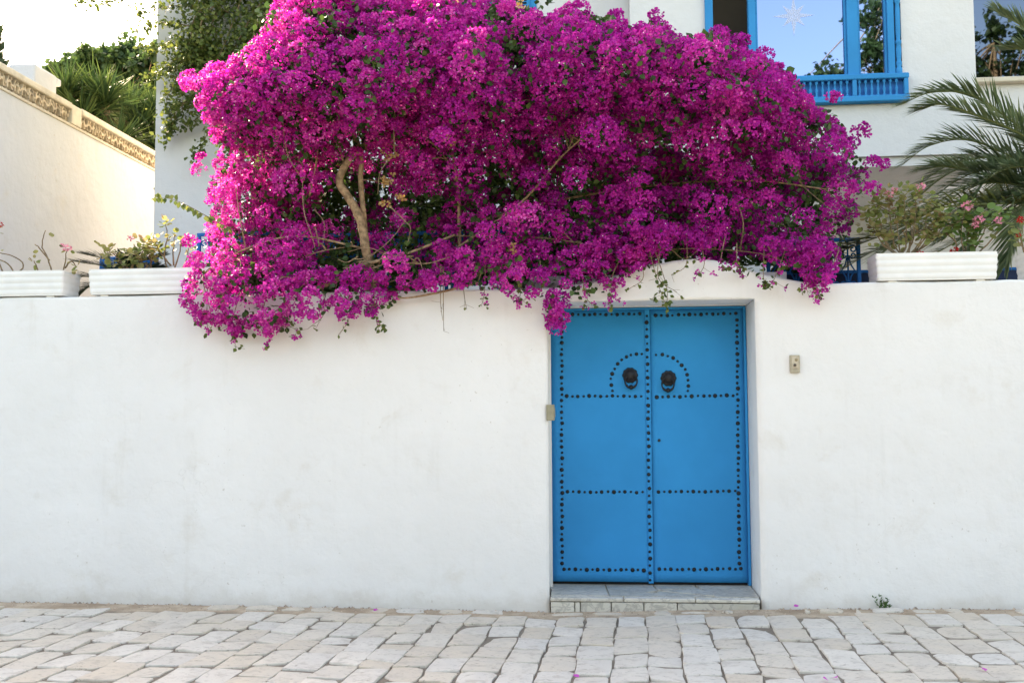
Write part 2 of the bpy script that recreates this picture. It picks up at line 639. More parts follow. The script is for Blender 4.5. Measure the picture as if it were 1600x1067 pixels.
def stone_geom(poly, h, tilt, crown=0.006):
    """poly: ground outline; returns verts, faces for a worn stone with rounded edge"""
    n = len(poly)
    cx = sum(p[0] for p in poly) / n
    cy = sum(p[1] for p in poly) / n
    V, F = [], []
    for s, dz in ((1.0, -0.05), (1.0, -0.007), (0.982, -0.001), (0.9, 0.0)):
        for x, y in poly:
            px, py = cx + (x - cx) * s, cy + (y - cy) * s
            z = gz(px, py) + h + dz + tilt[0] * (px - cx) + tilt[1] * (py - cy)
            if s < 0.99:
                z += 0.004 * noise.noise(Vector((px * 9, py * 9, 1)))
            V.append((px, py, z))
    V.append((cx, cy, gz(cx, cy) + h + crown))
    for r in range(3):
        for i in range(n):
            F.append((r * n + i, r * n + (i + 1) % n, (r + 1) * n + (i + 1) % n, (r + 1) * n + i))
    for i in range(n):
        F.append((3 * n + i, 3 * n + (i + 1) % n, 4 * n))
    return V, F


def ragged(corners, j, cut, rg):
    """quad to a 12-point outline with knocked-off corners and uneven sides"""
    out = []
    for i in range(4):
        a, b, c = Vector(corners[i - 1]), Vector(corners[i]), Vector(corners[(i + 1) % 4])
        k1, k2 = rg.uniform(.4, 1.3) * cut, rg.uniform(.4, 1.3) * cut
        p1 = b + (a - b).normalized() * k1
        p2 = b + (c - b).normalized() * k2
        m = (b + c) / 2
        for p, jj in ((p1, .5), (p2, .5), (m, 1.0)):
            out.append((p.x + rg.uniform(-j, j) * jj, p.y + rg.uniform(-j, j) * jj))
    return out


def build_added_verge():  # dark grass strip added behind the camera to cut sunlit ground bounce
    V, F = [], []
    xs = [-60 + 2 * i for i in range(61)]
    ys = [-7.35, -7.45, -8.5, -10, -12, -15, -20, -40]
    for y in ys:
        for x in xs:
            z = .012 if y > -7.4 else .10 + .05 * noise.noise(Vector((x * .4, y * .4, 1))) + max(0, -8 - y) * .06
            V.append((x, y, z))
    w = len(xs)
    for j in range(len(ys) - 1):
        for i in range(w - 1):
            F.append((j * w + i, (j + 1) * w + i, (j + 1) * w + i + 1, j * w + i + 1))
    me = bpy.data.meshes.new('added_verge')
    me.from_pydata(V, [], F)
    tag(link_mesh('added_verge', me, plain('rough_grass', (.055, .07, .025), .9, .1, .4, 3, .6, 20)), kind='structure')


build_added_verge()


def build_cobbles():
    rg = random.Random(5)
    W0 = 0.204
    rot = R(-1.2)
    near, far = [], []

    def bx(k, y):
        return k * W0 + 0.022 * noise.noise(Vector((k * 3.7, y * 1.1, 2.2))) + 0.010 * noise.noise(Vector((k * 9.1, y * 4, 7)))

    for k in range(-39, 28):
        xk = k * W0
        y = -float(np.interp(xk, [-3.2, -2.2, 0, 1.2, 1.8], [.36, .26, .24, .20, .12])) - rg.uniform(0, 0.10)
        while y > -7.5:
            L = rg.uniform(0.25, 0.43)
            if rg.random() < .12:
                L *= .7
            g = rg.uniform(.006, .024)
            gw = rg.uniform(.0015, .0075)
            sk = rg.uniform(-.035, .035)
            y1 = y - L
            c = [(bx(k, y1) + gw, y1 + g + sk), (bx(k + 1, y1) - gw, y1 + g - sk), (bx(k + 1, y) - gw, y - sk * .6), (bx(k, y) + gw, y + sk * .6)]
            c = [(px * math.cos(rot) - py * math.sin(rot), px * math.sin(rot) + py * math.cos(rot)) for px, py in c]
            cxm, cym = (c[0][0] + c[2][0]) / 2, (c[0][1] + c[2][1]) / 2
            poly = ragged(c, .010, rg.choice((.012, .018, .035)), rg)
            V, F = stone_geom(poly, rg.uniform(-.003, .009), (rg.uniform(-.045, .045), rg.uniform(-.035, .015)))
            # frame of the photograph on the street, with a little margin
            inside = -2.55 < cym and (-3.6 + (cym + 2.4) * -.62) < cxm < (2.35 + (cym + 2.4) * .40)
            (near if inside else far).append((V, F, abs(cym)))
            y = y1 + sk * 0
    # the broken course along the foot of the wall
    x = -8.0
    while x < 6:
        w = rg.uniform(.10, .30)
        cover = 0.45 if x < -2.7 else (0.72 if x < 1.2 else 0.9)
        if x < -3.4:
            cover = 0.05
        if rg.random() < cover:
            d0, d1 = rg.uniform(-.07, -.03), rg.uniform(-.24, -.17)
            if -0.55 < x < 1.05:
                d0 -= .05
            c = [(x + rg.uniform(0, .04), d1), (x + w - .02 + rg.uniform(-.04, .02), d1 + rg.uniform(-.02, .02)), (x + w - .03 - rg.uniform(0, .04), d0), (x + rg.uniform(0, .05), d0 + rg.uniform(-.03, .01))]
            V, F = stone_geom(ragged(c, .012, .03, rg), rg.uniform(-.002, .006), (rg.uniform(-.04, .04), rg.uniform(-.04, .04)))
            (near if -4.9 < x < 3.0 else far).append((V, F, 0))
        x += w + rg.uniform(0, .03)
    near.sort(key=lambda t: t[2])
    far += near[290:]
    near = near[:290]
    for V, F, _ in near:
        c = Vector(V[-1])
        me = bpy.data.meshes.new('cobble')
        me.from_pydata([tuple(Vector(v) - c) for v in V], [], F)
        o = link_mesh('cobble', me, M_COB, None, False)
        o.location = c
        o.parent = ground
    V2, F2 = [], []
    for V, F, _ in far:
        b = len(V2)
        V2 += V
        F2 += [tuple(i + b for i in f) for f in F]
    me = bpy.data.meshes.new('outlying_cobbles')
    me.from_pydata(V2, [], F2)
    o = link_mesh('outlying_cobbles', me, M_COB, ground, True)
    tag(o, kind='stuff')


build_cobbles()


# ------------------------------------------------------------------ front wall
OX0, OX1, OZ = -0.487, 1.030, 2.252      # door opening
WT = 0.42                                # wall thickness
DT = 0.64                                # depth of the doorway
_hx = [-9, -.6, -.42, -.2, .013, .18, .343, .48, .601, .74, .901, 1.1, 1.3, 1.48, 8]
_hz = [2.357, 2.357, 2.362, 2.387, 2.436, 2.485, 2.526, 2.549, 2.556, 2.543, 2.502, 2.437, 2.385, 2.358, 2.358]


def wtop(x):
    return float(np.interp(x, _hx, _hz)) + 0.006 * noise.noise(Vector((x * 2.3, 0, 5))) + 0.004 * noise.noise(Vector((x * 9, 3, 5)))


def build_wall():
    xs = list(np.arange(-8.5, OX0 - 0.03, 0.06)) + [OX0] + list(np.linspace(OX0, OX1, 27)[1:-1]) + [OX1] + list(np.arange(OX1 + 0.06, 6.5, 0.06))
    i0, i1 = xs.index(OX0), xs.index(OX1)
    bm = bmesh.new()

    def fy(x, z):
        return 0.010 * noise.noise(Vector((x * 1.1, z * 1.3, 0))) + 0.004 * noise.noise(Vector((x * 4.5, z * 4.5, 9)))

    nz1, nz2 = 36, 10
    cols = []
    for i, x in enumerate(xs):
        t = wtop(x)
        lo = -0.12
        zs = list(np.linspace(lo, OZ, nz1 + 1)) + list(np.linspace(OZ, t - 0.012, nz2 + 1))[1:]
        col = [bm.verts.new((x, fy(x, z), z)) for z in zs]
        col.append(bm.verts.new((x, 0.014, t)))
        col.append(bm.verts.new((x, WT - 0.014, t)))
        col.append(bm.verts.new((x, WT, t - 0.015)))
        col.append(bm.verts.new((x, WT, OZ)))
        col.append(bm.verts.new((x, WT, lo)))
        cols.append(col)
    n = len(cols[0])
    for i in range(len(xs) - 1):
        inside = i0 <= i < i1
        for j in range(n - 1):
            if inside and (j < nz1 or j == n - 2):
                continue
            bm.faces.new((cols[i][j], cols[i + 1][j], cols[i + 1][j + 1], cols[i][j + 1]))
    # reveals and soffit
    for i in (i0, i1):
        bx_ = [bm.verts.new((xs[i] + (-0.070 if i == i0 else 0.0), DT, v.co.z)) for v in cols[i][:nz1 + 1]]
        for j in range(nz1):
            bm.faces.new((cols[i][j], bx_[j], bx_[j + 1], cols[i][j + 1]))
    sof = [bm.verts.new((xs[i] - (.07 if i == i0 else 0), DT, OZ + .006)) for i in range(i0, i1 + 1)]
    for i in range(i0, i1):
        bm.faces.new((cols[i][nz1], cols[i + 1][nz1], sof[i - i0 + 1], sof[i - i0]))
    for i in (0, len(xs) - 1):
        bm.faces.new(cols[i])
    # the doorway is carried back by two piers and a lintel behind the wall
    pb = MB()
    pb.bm.free()
    pb.bm = bm
    pb.box(OX0 - .40, OX0 - .075, WT + .001, DT, 0, OZ + .25)
    pb.box(OX1 + .004, OX1 + .30, WT + .001, DT, 0, OZ + .25)
    pb.box(OX0 - .074, OX1 + .003, WT + .001, DT, OZ + .012, OZ + .25)
    bmesh.ops.recalc_face_normals(bm, faces=bm.faces)
    # soften the arrises round the opening
    me = bpy.data.meshes.new('garden_wall')
    bm.to_mesh(me)
    bm.free()
    o = link_mesh('garden_wall', me, M_WALL)
    for p in me.polygons:
        p.use_smooth = abs(p.normal.y) > 0.8 and p.normal.y < 0
    return tag(o, 'long white plastered garden wall with a low arched rise above the blue door', 'wall')


wall = build_wall()


# ------------------------------------------------------------------ door step
def build_step():
    t = empty('door_step', (0.27, -0.05, 0))
    MB().box(OX0 + .012, OX1 - .02, -0.020, 0.62, -0.1, 0.088).build('core', M_CREAM, t)
    xs = [-0.479, -0.303, -0.262, -0.04, 0.193, 0.43, 1.012]
    for a, b in zip(xs[:-1], xs[1:]):
        m = MB().box(a + .004, b - .003, -0.052 + rng.uniform(-.003, .003), -0.0215, -0.05, 0.070 + rng.uniform(-.003, .003), 0.004)
        m.build('riser_slab', M_MARBLE, t)
    # nosing along the front, in lengths
    for a, b in ((-0.481, 0.05), (0.052, 0.56), (0.562, 1.016)):
        MB().box(a + .002, b - .002, -0.058, 0.03, 0.0735, 0.100 + rng.uniform(-.002, .002), 0.006, 2).build('nosing', M_MARBLE, t)
    # broken marble laid as crazy paving on the tread
    polys = [[(-.484, .034), (-.06, .034), (-.08, .22), (-.488, .30)],
             [(-.500, .308), (-.08, .228), (-.10, .60), (-.52, .60)],
             [(-.052, .034), (.24, .034), (.305, .16), (-.07, .30)],
             [(-.07, .308), (.20, .205), (.30, .28), (.26, .60), (-.09, .60)],
             [(.25, .034), (.70, .034), (.60, .10), (.312, .25)],
             [(.33, .28), (.62, .115), (.73, .08), (.62, .40)],
             [(.30, .33), (.60, .41), (.58, .60), (.275, .60)],
             [(.712, .034), (1.016, .034), (1.016, .33), (.64, .39)],
             [(.635, .40), (1.016, .34), (1.016, .60), (.60, .60)]]
    for p in polys:
        bm = bmesh.new()
        vs = [bm.verts.new((x + .003, y, 0.104 + rng.uniform(-.0015, .0015))) for x, y in p]
        f = bm.faces.new(vs)
        r = bmesh.ops.extrude_face_region(bm, geom=[f])
        for v in r['geom']:
            if isinstance(v, bmesh.types.BMVert):
                v.co.z -= 0.02
        bmesh.ops.recalc_face_normals(bm, faces=bm.faces)
        bmesh.ops.inset_region(bm, faces=[q for q in bm.faces if q.normal.z > .9], thickness=.004, depth=0)
        me = bpy.data.meshes.new('tread_slab')
        bm.to_mesh(me)
        bm.free()
        link_mesh('tread_slab', me, M_MARBLE, t)
    return tag(t, 'low doorstep of worn grey and cream marble pieces under the blue door', 'step')


build_step()


# ------------------------------------------------------------------ double door
def build_door():
    t = empty('double_door', (0.26, 0.53, 0.11))
    YF = 0.525
    SEAM = 0.281
    KX = 1.0234

    def kz(z):
        return 1.41 + (z - 1.41) * KX
    # frame
    m = MB()
    m.box(OX0 - .050, OX0 - .018, YF - .010, YF + .08, 0.108, 2.252, .003)
    m.box(OX1 - .024, OX1 - .003, YF - .010, YF + .08, 0.108, 2.252, .003)
    m.box(OX0 - .0175, OX1 - .0245, YF - .008, YF + .08, 2.238, 2.253, .003)
    m.build('door_frame', M_BLUE, t)
    MB().box(OX0 - .015, OX1 - .03, YF + .025, YF + .07, 0.106, 0.150).build('door_gap_shade_bar', M_GAP, t)  # dark bar stands in for the shade in the gap under the door
    leaves = []
    for x0, x1, dy in ((OX0 - .016, SEAM - .002, 0.0), (SEAM + .003, OX1 - .026, 0.005)):
        # a sheet faced leaf with the gentle unevenness of hammered sheet iron
        bm = bmesh.new()
        nx, nz = 14, 36
        g = [[bm.verts.new((x0 + (x1 - x0) * i / nx, YF + dy + 0.003 * noise.noise(Vector((x0 * 3 + i * .35, j * .3, 3))) * (0 < i < nx), 0.128 + (2.236 - 0.128) * j / nz)) for i in range(nx + 1)] for j in range(nz + 1)]
        for j in range(nz):
            for i in range(nx):
                bm.faces.new((g[j][i], g[j][i + 1], g[j + 1][i + 1], g[j + 1][i]))
        bmesh.ops.recalc_face_normals(bm, faces=bm.faces)
        ext = bmesh.ops.extrude_face_region(bm, geom=list(bm.faces))
        for v in ext['geom']:
            if isinstance(v, bmesh.types.BMVert):
                v.co.y += 0.045
        bmesh.ops.recalc_face_normals(bm, faces=bm.faces)
        me = bpy.data.meshes.new('door_leaf')
        bm.to_mesh(me)
        bm.free()
        lf = link_mesh('door_leaf', me, M_BLUE, t)
        for p in me.polygons:
            p.use_smooth = abs(p.normal.y) > .9
        leaves.append(lf)
    # cover strip over the meeting edge
    strip = MB().box(SEAM - .034, SEAM + .004, YF - .009, YF - .001, 0.118, 2.237, .003, 2).build('cover_strip', M_BLUE, t)

    # studs: one dome mesh shared by all, large and small taking turns
    def dome(r, h):
        m = MB().lathe([(r, 0), (r * .95, h * .35), (r * .7, h * .8), (r * .25, h)], (0, 0, 0), '-y', 9)
        bmesh.ops.recalc_face_normals(m.bm, faces=m.bm.faces)
        me = bpy.data.meshes.new('stud')
        m.bm.to_mesh(me)
        m.bm.free()
        me.materials.append(M_BLACK)
        me.polygons.foreach_set('use_smooth', [True] * len(me.polygons))
        return me
    big, small = dome(.0155, .010), dome(.0108, .0075)

    def stud(x, z, k, parent, y):
        o = bpy.data.objects.new('stud', big if k % 2 == 0 else small)
        COL.objects.link(o)
        o.location = (x * KX + rng.uniform(-.003, .003), y, kz(z) + rng.uniform(-.003, .003))
        s = rng.uniform(.88, 1.10)
        o.rotation_euler = (rng.uniform(-.12, .12), 0, rng.uniform(-.12, .12))
        o.scale = (s, s, s)
        o.parent = parent

    L, Rr = leaves
    yl, yr, ys = YF - .0005, YF + .0045, YF - .0092

    def run(a, b, n, k0, parent, y):
        for i in range(n):
            f = i / (n - 1)
            stud(a[0] + (b[0] - a[0]) * f, a[1] + (b[1] - a[1]) * f, k0 + i, parent, y)
    run((-.396, 2.145), (-.410, .292), 43, 0, L, yl)
    run((.938, 2.130), (.917, .300), 43, 0, Rr, yr)
    run((.256, 2.170), (.254, .176), 39, 1, strip, ys)
    for zl, zr in ((2.188, 2.172), (1.560, 1.549), (.832, .830), (.249, .252)):
        top = zl > 2
        run((-.396 if zl > 1.8 or zl < .3 else -.364, zl), (.205, zl - .003), 15 if (zl > 1.8 or zl < .3) else 14, 0, L, yl)
        run((.325, zr), (.930 if zl > 1.8 or zl < .3 else .896, zr + .008), 15 if (zl > 1.8 or zl < .3) else 14, 0, Rr, yr)
    for i, (x, z) in enumerate([(-0.012, 1.601), (-0.021, 1.641), (-0.023, 1.689), (-0.011, 1.73), (0.005, 1.768), (0.029, 1.804), (0.059, 1.834), (0.097, 1.857), (0.133, 1.873), (0.177, 1.88), (0.217, 1.879)]):
        stud(x, z, i + 1, L, yl)
    for i, (x, z) in enumerate([(0.325, 1.868), (0.370, 1.871), (0.414, 1.862), (0.451, 1.844), (0.488, 1.818), (0.516, 1.789), (0.541, 1.755), (0.555, 1.716), (0.564, 1.675), (0.565, 1.631), (0.558, 1.591)]):
        stud(x, z, i + 1, Rr, yr)
    # knockers
    for kx, kzz, y, sg in ((0.127, 1.723, yl, 1), (0.424, 1.697, yr, -1)):
        m = MB()
        n = 40
        rings = []
        for r, h in ((.060, 0), (.060, .008), (.053, .014), (.046, .013), (.036, .024), (.018, .032), (.004, .034)):
            rings.append([m.bm.verts.new((kx + math.cos(2 * PI * j / n) * (r * (1 + (.05 * math.cos(10 * 2 * PI * j / n)) * (r > .04))), y - h, kzz + math.sin(2 * PI * j / n) * (r * (1 + (.05 * math.cos(10 * 2 * PI * j / n)) * (r > .04))))) for j in range(n)])
        for a, b in zip(rings[:-1], rings[1:]):
            for j in range(n):
                m.bm.faces.new((a[j], a[(j + 1) % n], b[(j + 1) % n], b[j]))
        m.bm.faces.new(rings[0])
        m.bm.faces.new(rings[-1])
        kp = m.build('knocker', M_BLACK, t, True)
        # the ring hangs from the boss and carries a knob at its foot
        m = MB()
        cxr, czr, yy = kx + .006 * sg, kzz - .048, y - .030
        pts = [(cxr + .047 * math.sin(a), yy + .004 * math.cos(a), czr + .050 * math.cos(a)) for a in np.linspace(0, 2 * PI, 25)]
        m.tube(pts, [.0065 + .003 * (i in range(9, 16)) for i in range(25)], 7, False)
        m.lathe([(.004, -.019), (.015, -.012), (.019, 0), (.015, .012), (.004, .019)], (cxr, yy - .002, czr - .046), 'z', 10)
        m.build('ring', M_BLACK, kp, True)
    # lock
    m = MB().lathe([(.012, 0), (.012, .005), (.009, .007), (.002, .006)], (.344, yr, 1.215), '-y', 10)
    m.build('keyhole', M_BLACK, t, True)
    return tag(t, 'blue double door with rows of black studs and two round black knockers', 'door')


build_door()


# fittings beside the door
def fittings():
    t = empty('bell_plate', (1.303, -.01, 1.71))
    MB().box(1.268, 1.339, -.020, .012, 1.711, 1.838, .005, 2).build('back_box', M_BEIGE, t)
    MB().box(1.279, 1.329, -.026, -.0205, 1.742, 1.826, .004, 2).build('cover', plain('aged_cover', (.50, .42, .31), .6, .3, .2, 25, .2), t)
    MB().lathe([(.011, 0), (.011, .003), (.006, .006), (.001, .006)], (1.301, -.0265, 1.764), '-y', 10).build('push_button', plain('brown_button', (.10, .07, .05), .5), t, True)
    MB().lathe([(.012, 0), (.011, .004), (.001, .005)], (1.312, -.0265, 1.803), '-y', 10).build('speaker_dimple', plain('ochre_mark', (.33, .26, .15), .7), t, True)
    tag(t, 'small weathered beige bell plate on the white wall right of the door', 'bell plate')
    t = empty('lock_box', (-.46, .05, 1.375))
    MB().box(OX0 - .012, -.440, -.016, .055, 1.376, 1.494, .005, 2).build('housing', M_OLIVE, t)
    MB().box(-.4395, -.4365, -.004, .045, 1.40, 1.47, .001).build('face_plate', M_BEIGE, t)
    tag(t, 'small olive beige box fixed on the left edge of the door opening', 'box')


fittings()


# ------------------------------------------------------------------ planters and what grows in them
def planter(x0, x1, label, z=2.362):
    t = empty('planter_box', ((x0 + x1) / 2, 0.12, z))
    bm = bmesh.new()
    y0, y1, h = -0.022, 0.26, 0.196
    # ribbed profile of the front, swept round the box
    prof = []
    N = 40
    for i in range(N + 1):
        u = i / N
        rib = 0.0045 * (0.5 - 0.5 * math.cos(u * 4 * 2 * PI)) ** .6 if 0.06 < u < 0.92 else 0.0
        prof.append((u * h + 0.006, 0.014 * (1 - u) - rib * 0.8 + (0.003 if u > .92 else 0)))
    rings = []
    for z_, ins in prof:
        r = 0.018
        ring = []
        for cx_, cy_, a0 in ((x1 - r, y1 - r, 0), (x0 + r, y1 - r, 90), (x0 + r, y0 + r, 180), (x1 - r, y0 + r, 270)):
            for k in range(4):
                a = R(a0 + 30 * k)
                sx = ins * (1 if cx_ < (x0 + x1) / 2 else -1)
                sy = ins * (1 if cy_ < 0.12 else -1)
                ring.append(bm.verts.new((cx_ + r * math.cos(a) + sx, cy_ + r * math.sin(a) + sy, z + z_)))
        rings.append(ring)
    n = len(rings[0])
    for a, b in zip(rings[:-1], rings[1:]):
        for j in range(n):
            bm.faces.new((a[j], a[(j + 1) % n], b[(j + 1) % n], b[j]))
    # rolled rim and inside
    cxm = (x0 + x1) / 2
    last = rings[-1]
    for s, dz in ((0.018, 0.0), (0.022, -0.05)):
        ring = []
        for v in last:
            ring.append(bm.verts.new((v.co.x + (s if v.co.x < cxm else -s), v.co.y + (s if v.co.y < .12 else -s), z + prof[-1][0] + dz)))
        prev = rings[-1]
        for j in range(n):
            bm.faces.new((prev[j], prev[(j + 1) % n], ring[(j + 1) % n], ring[j]))
        rings.append(ring)
    bm.faces.new(rings[0][::-1])
    bmesh.ops.recalc_face_normals(bm, faces=bm.faces)
    me = bpy.data.meshes.new('box')
    bm.to_mesh(me)
    bm.free()
    o = link_mesh('box', me, M_PLANTER, t)
    MB().box(x0 + .03, x1 - .03, y0 + .03, y1 - .03, z + .10, z + h - .02, .01).build('soil', M_SOIL, t)
    for fx in (x0 + .12, x1 - .12):
        MB().box(fx - .03, fx + .03, y0 + .03, y1 - .03, z - .010, z + .005).build('foot', M_PLANTER, t)
    return tag(t, label, 'planter', 'white planters on the wall')


planter(-5.20, -4.25, 'white ribbed planter box at the far left end of the wall')
planter(-4.05, -3.05, 'white ribbed planter box partly under the left edge of the magenta flowers')
planter(1.892, 2.745, 'stained white ribbed planter box right of the magenta flowers')
planter(2.955, 3.85, 'white planter box cut off by the right edge of the picture')


def geranium(base, stems, label, name='geranium', flowers=(), leaf_n=9, leaf_s=.035, red=False, group='geraniums in the planters', mat=None):
    """stems: list of point lists; leaves gather at the stem ends"""
    t = empty(name, base)
    m = MB()
    P, A, U = [], [], []
    for pts in stems:
        c = catmull(pts, 4)
        c = [p + Vector((rng.uniform(-.004, .004), rng.uniform(-.004, .004), 0)) for p in c]
        m.tube(c, [0.0075 - .0045 * i / len(c) for i in range(len(c))], 5)
        e = c[-1]
        for k in range(rng.randint(max(1, leaf_n - 3), leaf_n + 3)):
            d = Vector((rng.gauss(0, 1), rng.gauss(-.3, 1), rng.gauss(.3, .8))).normalized()
            p = e + d * rng.uniform(.01, .045 + .0018 * leaf_n) + Vector((0, 0, -.01))
            if rng.random() < .25:
                p = c[rng.randrange(len(c) // 2, len(c))] + d * .03
            P.append(p)
            A.append(d + Vector((0, 0, -.2)))
            U.append((rng.gauss(0, .5), rng.gauss(-.5, .5), 1))
    m.build('stems', M_GSTEM, t, True)
    if P:
        rv = [(0, .45, -.1)] + [(.5 * math.cos(a), .45 + .5 * math.sin(a), .05 * math.cos(3 * a)) for a in np.linspace(-PI / 2, 1.5 * PI, 9)[:-1]]
        rf = [(0, i, i % 8 + 1) for i in range(1, 9)]
        P = np.array([tuple(p) for p in P])
        Mx = frames(np.array([tuple(a) for a in A]), np.array(U, float))
        scatter('leaves', rv, rf, P, Mx, nrg.uniform(.7, 1.35, len(P)) * leaf_s, mat or M_GLEAF, t)
    fl = [f for f in flowers]
    for (x, y, z, r, isred) in fl:
        n = 34
        d = nrg.normal(size=(n, 3))
        d /= np.linalg.norm(d, axis=1, keepdims=True)
        d[:, 2] = d[:, 2] * .8
        p = np.array((x, y, z)) + d * r * nrg.uniform(.5, 1, (n, 1))
        scatter('flower_head', LEAF_V, LEAF_F, p, frames(d + nrg.normal(size=(n, 3)) * .5), r * nrg.uniform(.55, .8, n), M_REDP if isred else M_PINK, t)
    return tag(t, label, 'geranium', group)


Z0 = 2.52
geranium((-4.72, .11, Z0), [[(-4.74, .11, Z0), (-4.66, .12, 2.63), (-4.74, .1, 2.70), (-4.86, .1, 2.73)],
                            [(-4.72, .12, Z0), (-4.78, .1, 2.64), (-4.90, .12, 2.68), (-5.02, .12, 2.66)],
                            [(-4.80, .11, Z0), (-4.9, .11, 2.75), (-4.86, .11, 2.94)]],
         'sparse woody geranium at the extreme left end of the leftmost planter', flowers=[(-4.845, .09, 2.955, .022, True)], leaf_n=2)
geranium((-4.36, .11, Z0), [[(-4.40, .11, Z0), (-4.46, .12, 2.68), (-4.50, .1, 2.79), (-4.47, .1, 2.90)],
                            [(-4.44, .11, 2.66), (-4.52, .1, 2.76), (-4.56, .1, 2.79)],
                            [(-4.53, .11, Z0), (-4.545, .12, 2.60), (-4.56, .1, 2.66)],
                            [(-4.34, .11, Z0), (-4.32, .12, 2.62), (-4.29, .1, 2.74)],
                            [(-4.31, .11, 2.6), (-4.25, .1, 2.65), (-4.21, .1, 2.60)]],
         'bare stemmed geranium with one pink head in the leftmost planter', flowers=[(-4.29, .08, 2.76, .034, False)], leaf_n=3)
geranium((-3.72, .11, Z0), [[(-3.72, .11, Z0), (-3.7, .12, 2.66), (-3.64, .1, 2.76)],
                            [(-3.72, .11, Z0), (-3.6, .1, 2.62), (-3.57, .08, 2.72)],
                            [(-3.72, .13, Z0), (-3.8, .1, 2.6), (-3.88, .1, 2.64)],
                            [(-3.74, .11, Z0), (-3.75, .1, 2.62), (-3.7, .08, 2.70)],
                            [(-3.72, .13, Z0), (-3.66, .1, 2.6), (-3.68, .06, 2.66)],
                            [(-3.8, .13, Z0), (-3.86, .1, 2.66), (-3.94, .1, 2.72)],
                            [(-3.62, .13, Z0), (-3.60, .1, 2.62), (-3.62, .06, 2.78)]],
         'low leafy yellow green geranium in the second planter from the left', flowers=[(-3.76, .08, 2.82, .022, False)], leaf_n=28, leaf_s=.042)
geranium((-3.42, .11, Z0), [[(-3.46, .11, Z0), (-3.5, .12, 2.70), (-3.47, .1, 2.82), (-3.485, .1, 2.93)],
                            [(-3.44, .11, Z0), (-3.38, .12, 2.68), (-3.36, .1, 2.80)],
                            [(-3.44, .11, 2.6), (-3.52, .1, 2.7), (-3.57, .1, 2.78)],
                            [(-3.40, .11, Z0), (-3.33, .12, 2.62), (-3.29, .1, 2.74)],
                            [(-3.42, .11, 2.6), (-3.42, .1, 2.72), (-3.41, .1, 2.84)]],
         'taller brown geranium with bare stems just left of the magenta flowers', flowers=[], leaf_n=14, leaf_s=.036)
geranium((2.14, .12, Z0), [[(2.12, .12, Z0), (2.16, .1, 2.62), (2.17, .1, 2.80), (2.10 + rng.uniform(-.2, .2), .1, 2.94)]] +
         [[(2.12 + rng.uniform(-.08, .08), .12, Z0), (2.12 + a * .45, .1, 2.60 + abs(a) * .05), (2.12 + a * .8, .08, 2.72), (2.12 + a, .1, zz)] for a, zz in ((-.24, 2.86), (-.18, 2.95), (-.1, 2.99), (.02, 3.02), (.1, 3.0), (.18, 2.94), (.26, 2.86), (-.21, 2.78), (.22, 2.76), (-.05, 2.88), (.08, 2.84), (.30, 2.80))],
         'broad faded olive geranium bush in the planter next to the magenta flowers', flowers=[(2.02, .04, 3.01, .026, False), (2.245, .06, 3.06, .028, False), (2.06, .05, 3.045, .018, False)], leaf_n=48, leaf_s=.036)
geranium((2.56, .12, Z0), [[(2.46, .12, Z0), (2.5, .1, 2.64), (2.42, .1, 2.74), (2.55, .1, 2.82)],
                           [(2.58, .12, Z0), (2.54, .1, 2.62), (2.53, .08, 2.74), (2.56, .08, 2.90)],
                           [(2.6, .12, Z0), (2.62, .1, 2.62), (2.56, .08, 2.68)],
                           [(2.56, .12, Z0), (2.66, .1, 2.66), (2.70, .08, 2.76)],
                           [(2.58, .12, Z0), (2.68, .1, 2.60), (2.78, .08, 2.72), (2.80, .08, 2.86)],
                           [(2.12, .12, 2.68), (2.3, .1, 2.76), (2.5, .1, 2.775)],
                           [(2.56, .12, Z0), (2.58, .1, 2.70), (2.62, .08, 2.80)]],
         'round leaved geranium with three pink heads in the stained planter', flowers=[(2.56, .03, 2.905, .034, False), (2.625, .0, 2.80, .034, False), (2.77, .02, 2.79, .026, False), (2.60, .0, 2.76, .022, False), (2.47, .05, 2.58, .03, True), (2.22, .06, 2.565, .025, True)], leaf_n=22, leaf_s=.050,
         mat=foliage('fresh_geranium_leaf', [(.07, .14, .03), (.13, .21, .05), (.17, .19, .07)], .3))
geranium((3.0, .12, Z0), [[(2.98, .12, Z0), (2.95, .1, 2.66), (2.92, .08, 2.76)], [(3.0, .12, Z0), (2.96, .1, 2.6), (2.90, .06, 2.66)], [(3.02, .12, Z0), (3.05, .1, 2.7), (3.08, .08, 2.8)],
                          [(3.2, .12, Z0), (3.2, .1, 2.7), (3.25, .08, 2.78)]],
         'green geranium with a red bloom at the right edge of the picture', flowers=[(2.93, .05, 2.80, .025, True), (2.91, .03, 2.68, .018, True)], leaf_n=11, leaf_s=.05)


# ------------------------------------------------------------------ blue ironwork behind the wall
def spiral(cx, cz, r, a0, turns, y, sgn=1, n=22):
    return [(cx + (r * (1 - .78 * i / n)) * math.cos(a0 + sgn * turns * 2 * PI * i / n), y, cz + (r * (1 - .78 * i / n)) * math.sin(a0 + sgn * turns * 2 * PI * i / n)) for i in range(n + 1)]


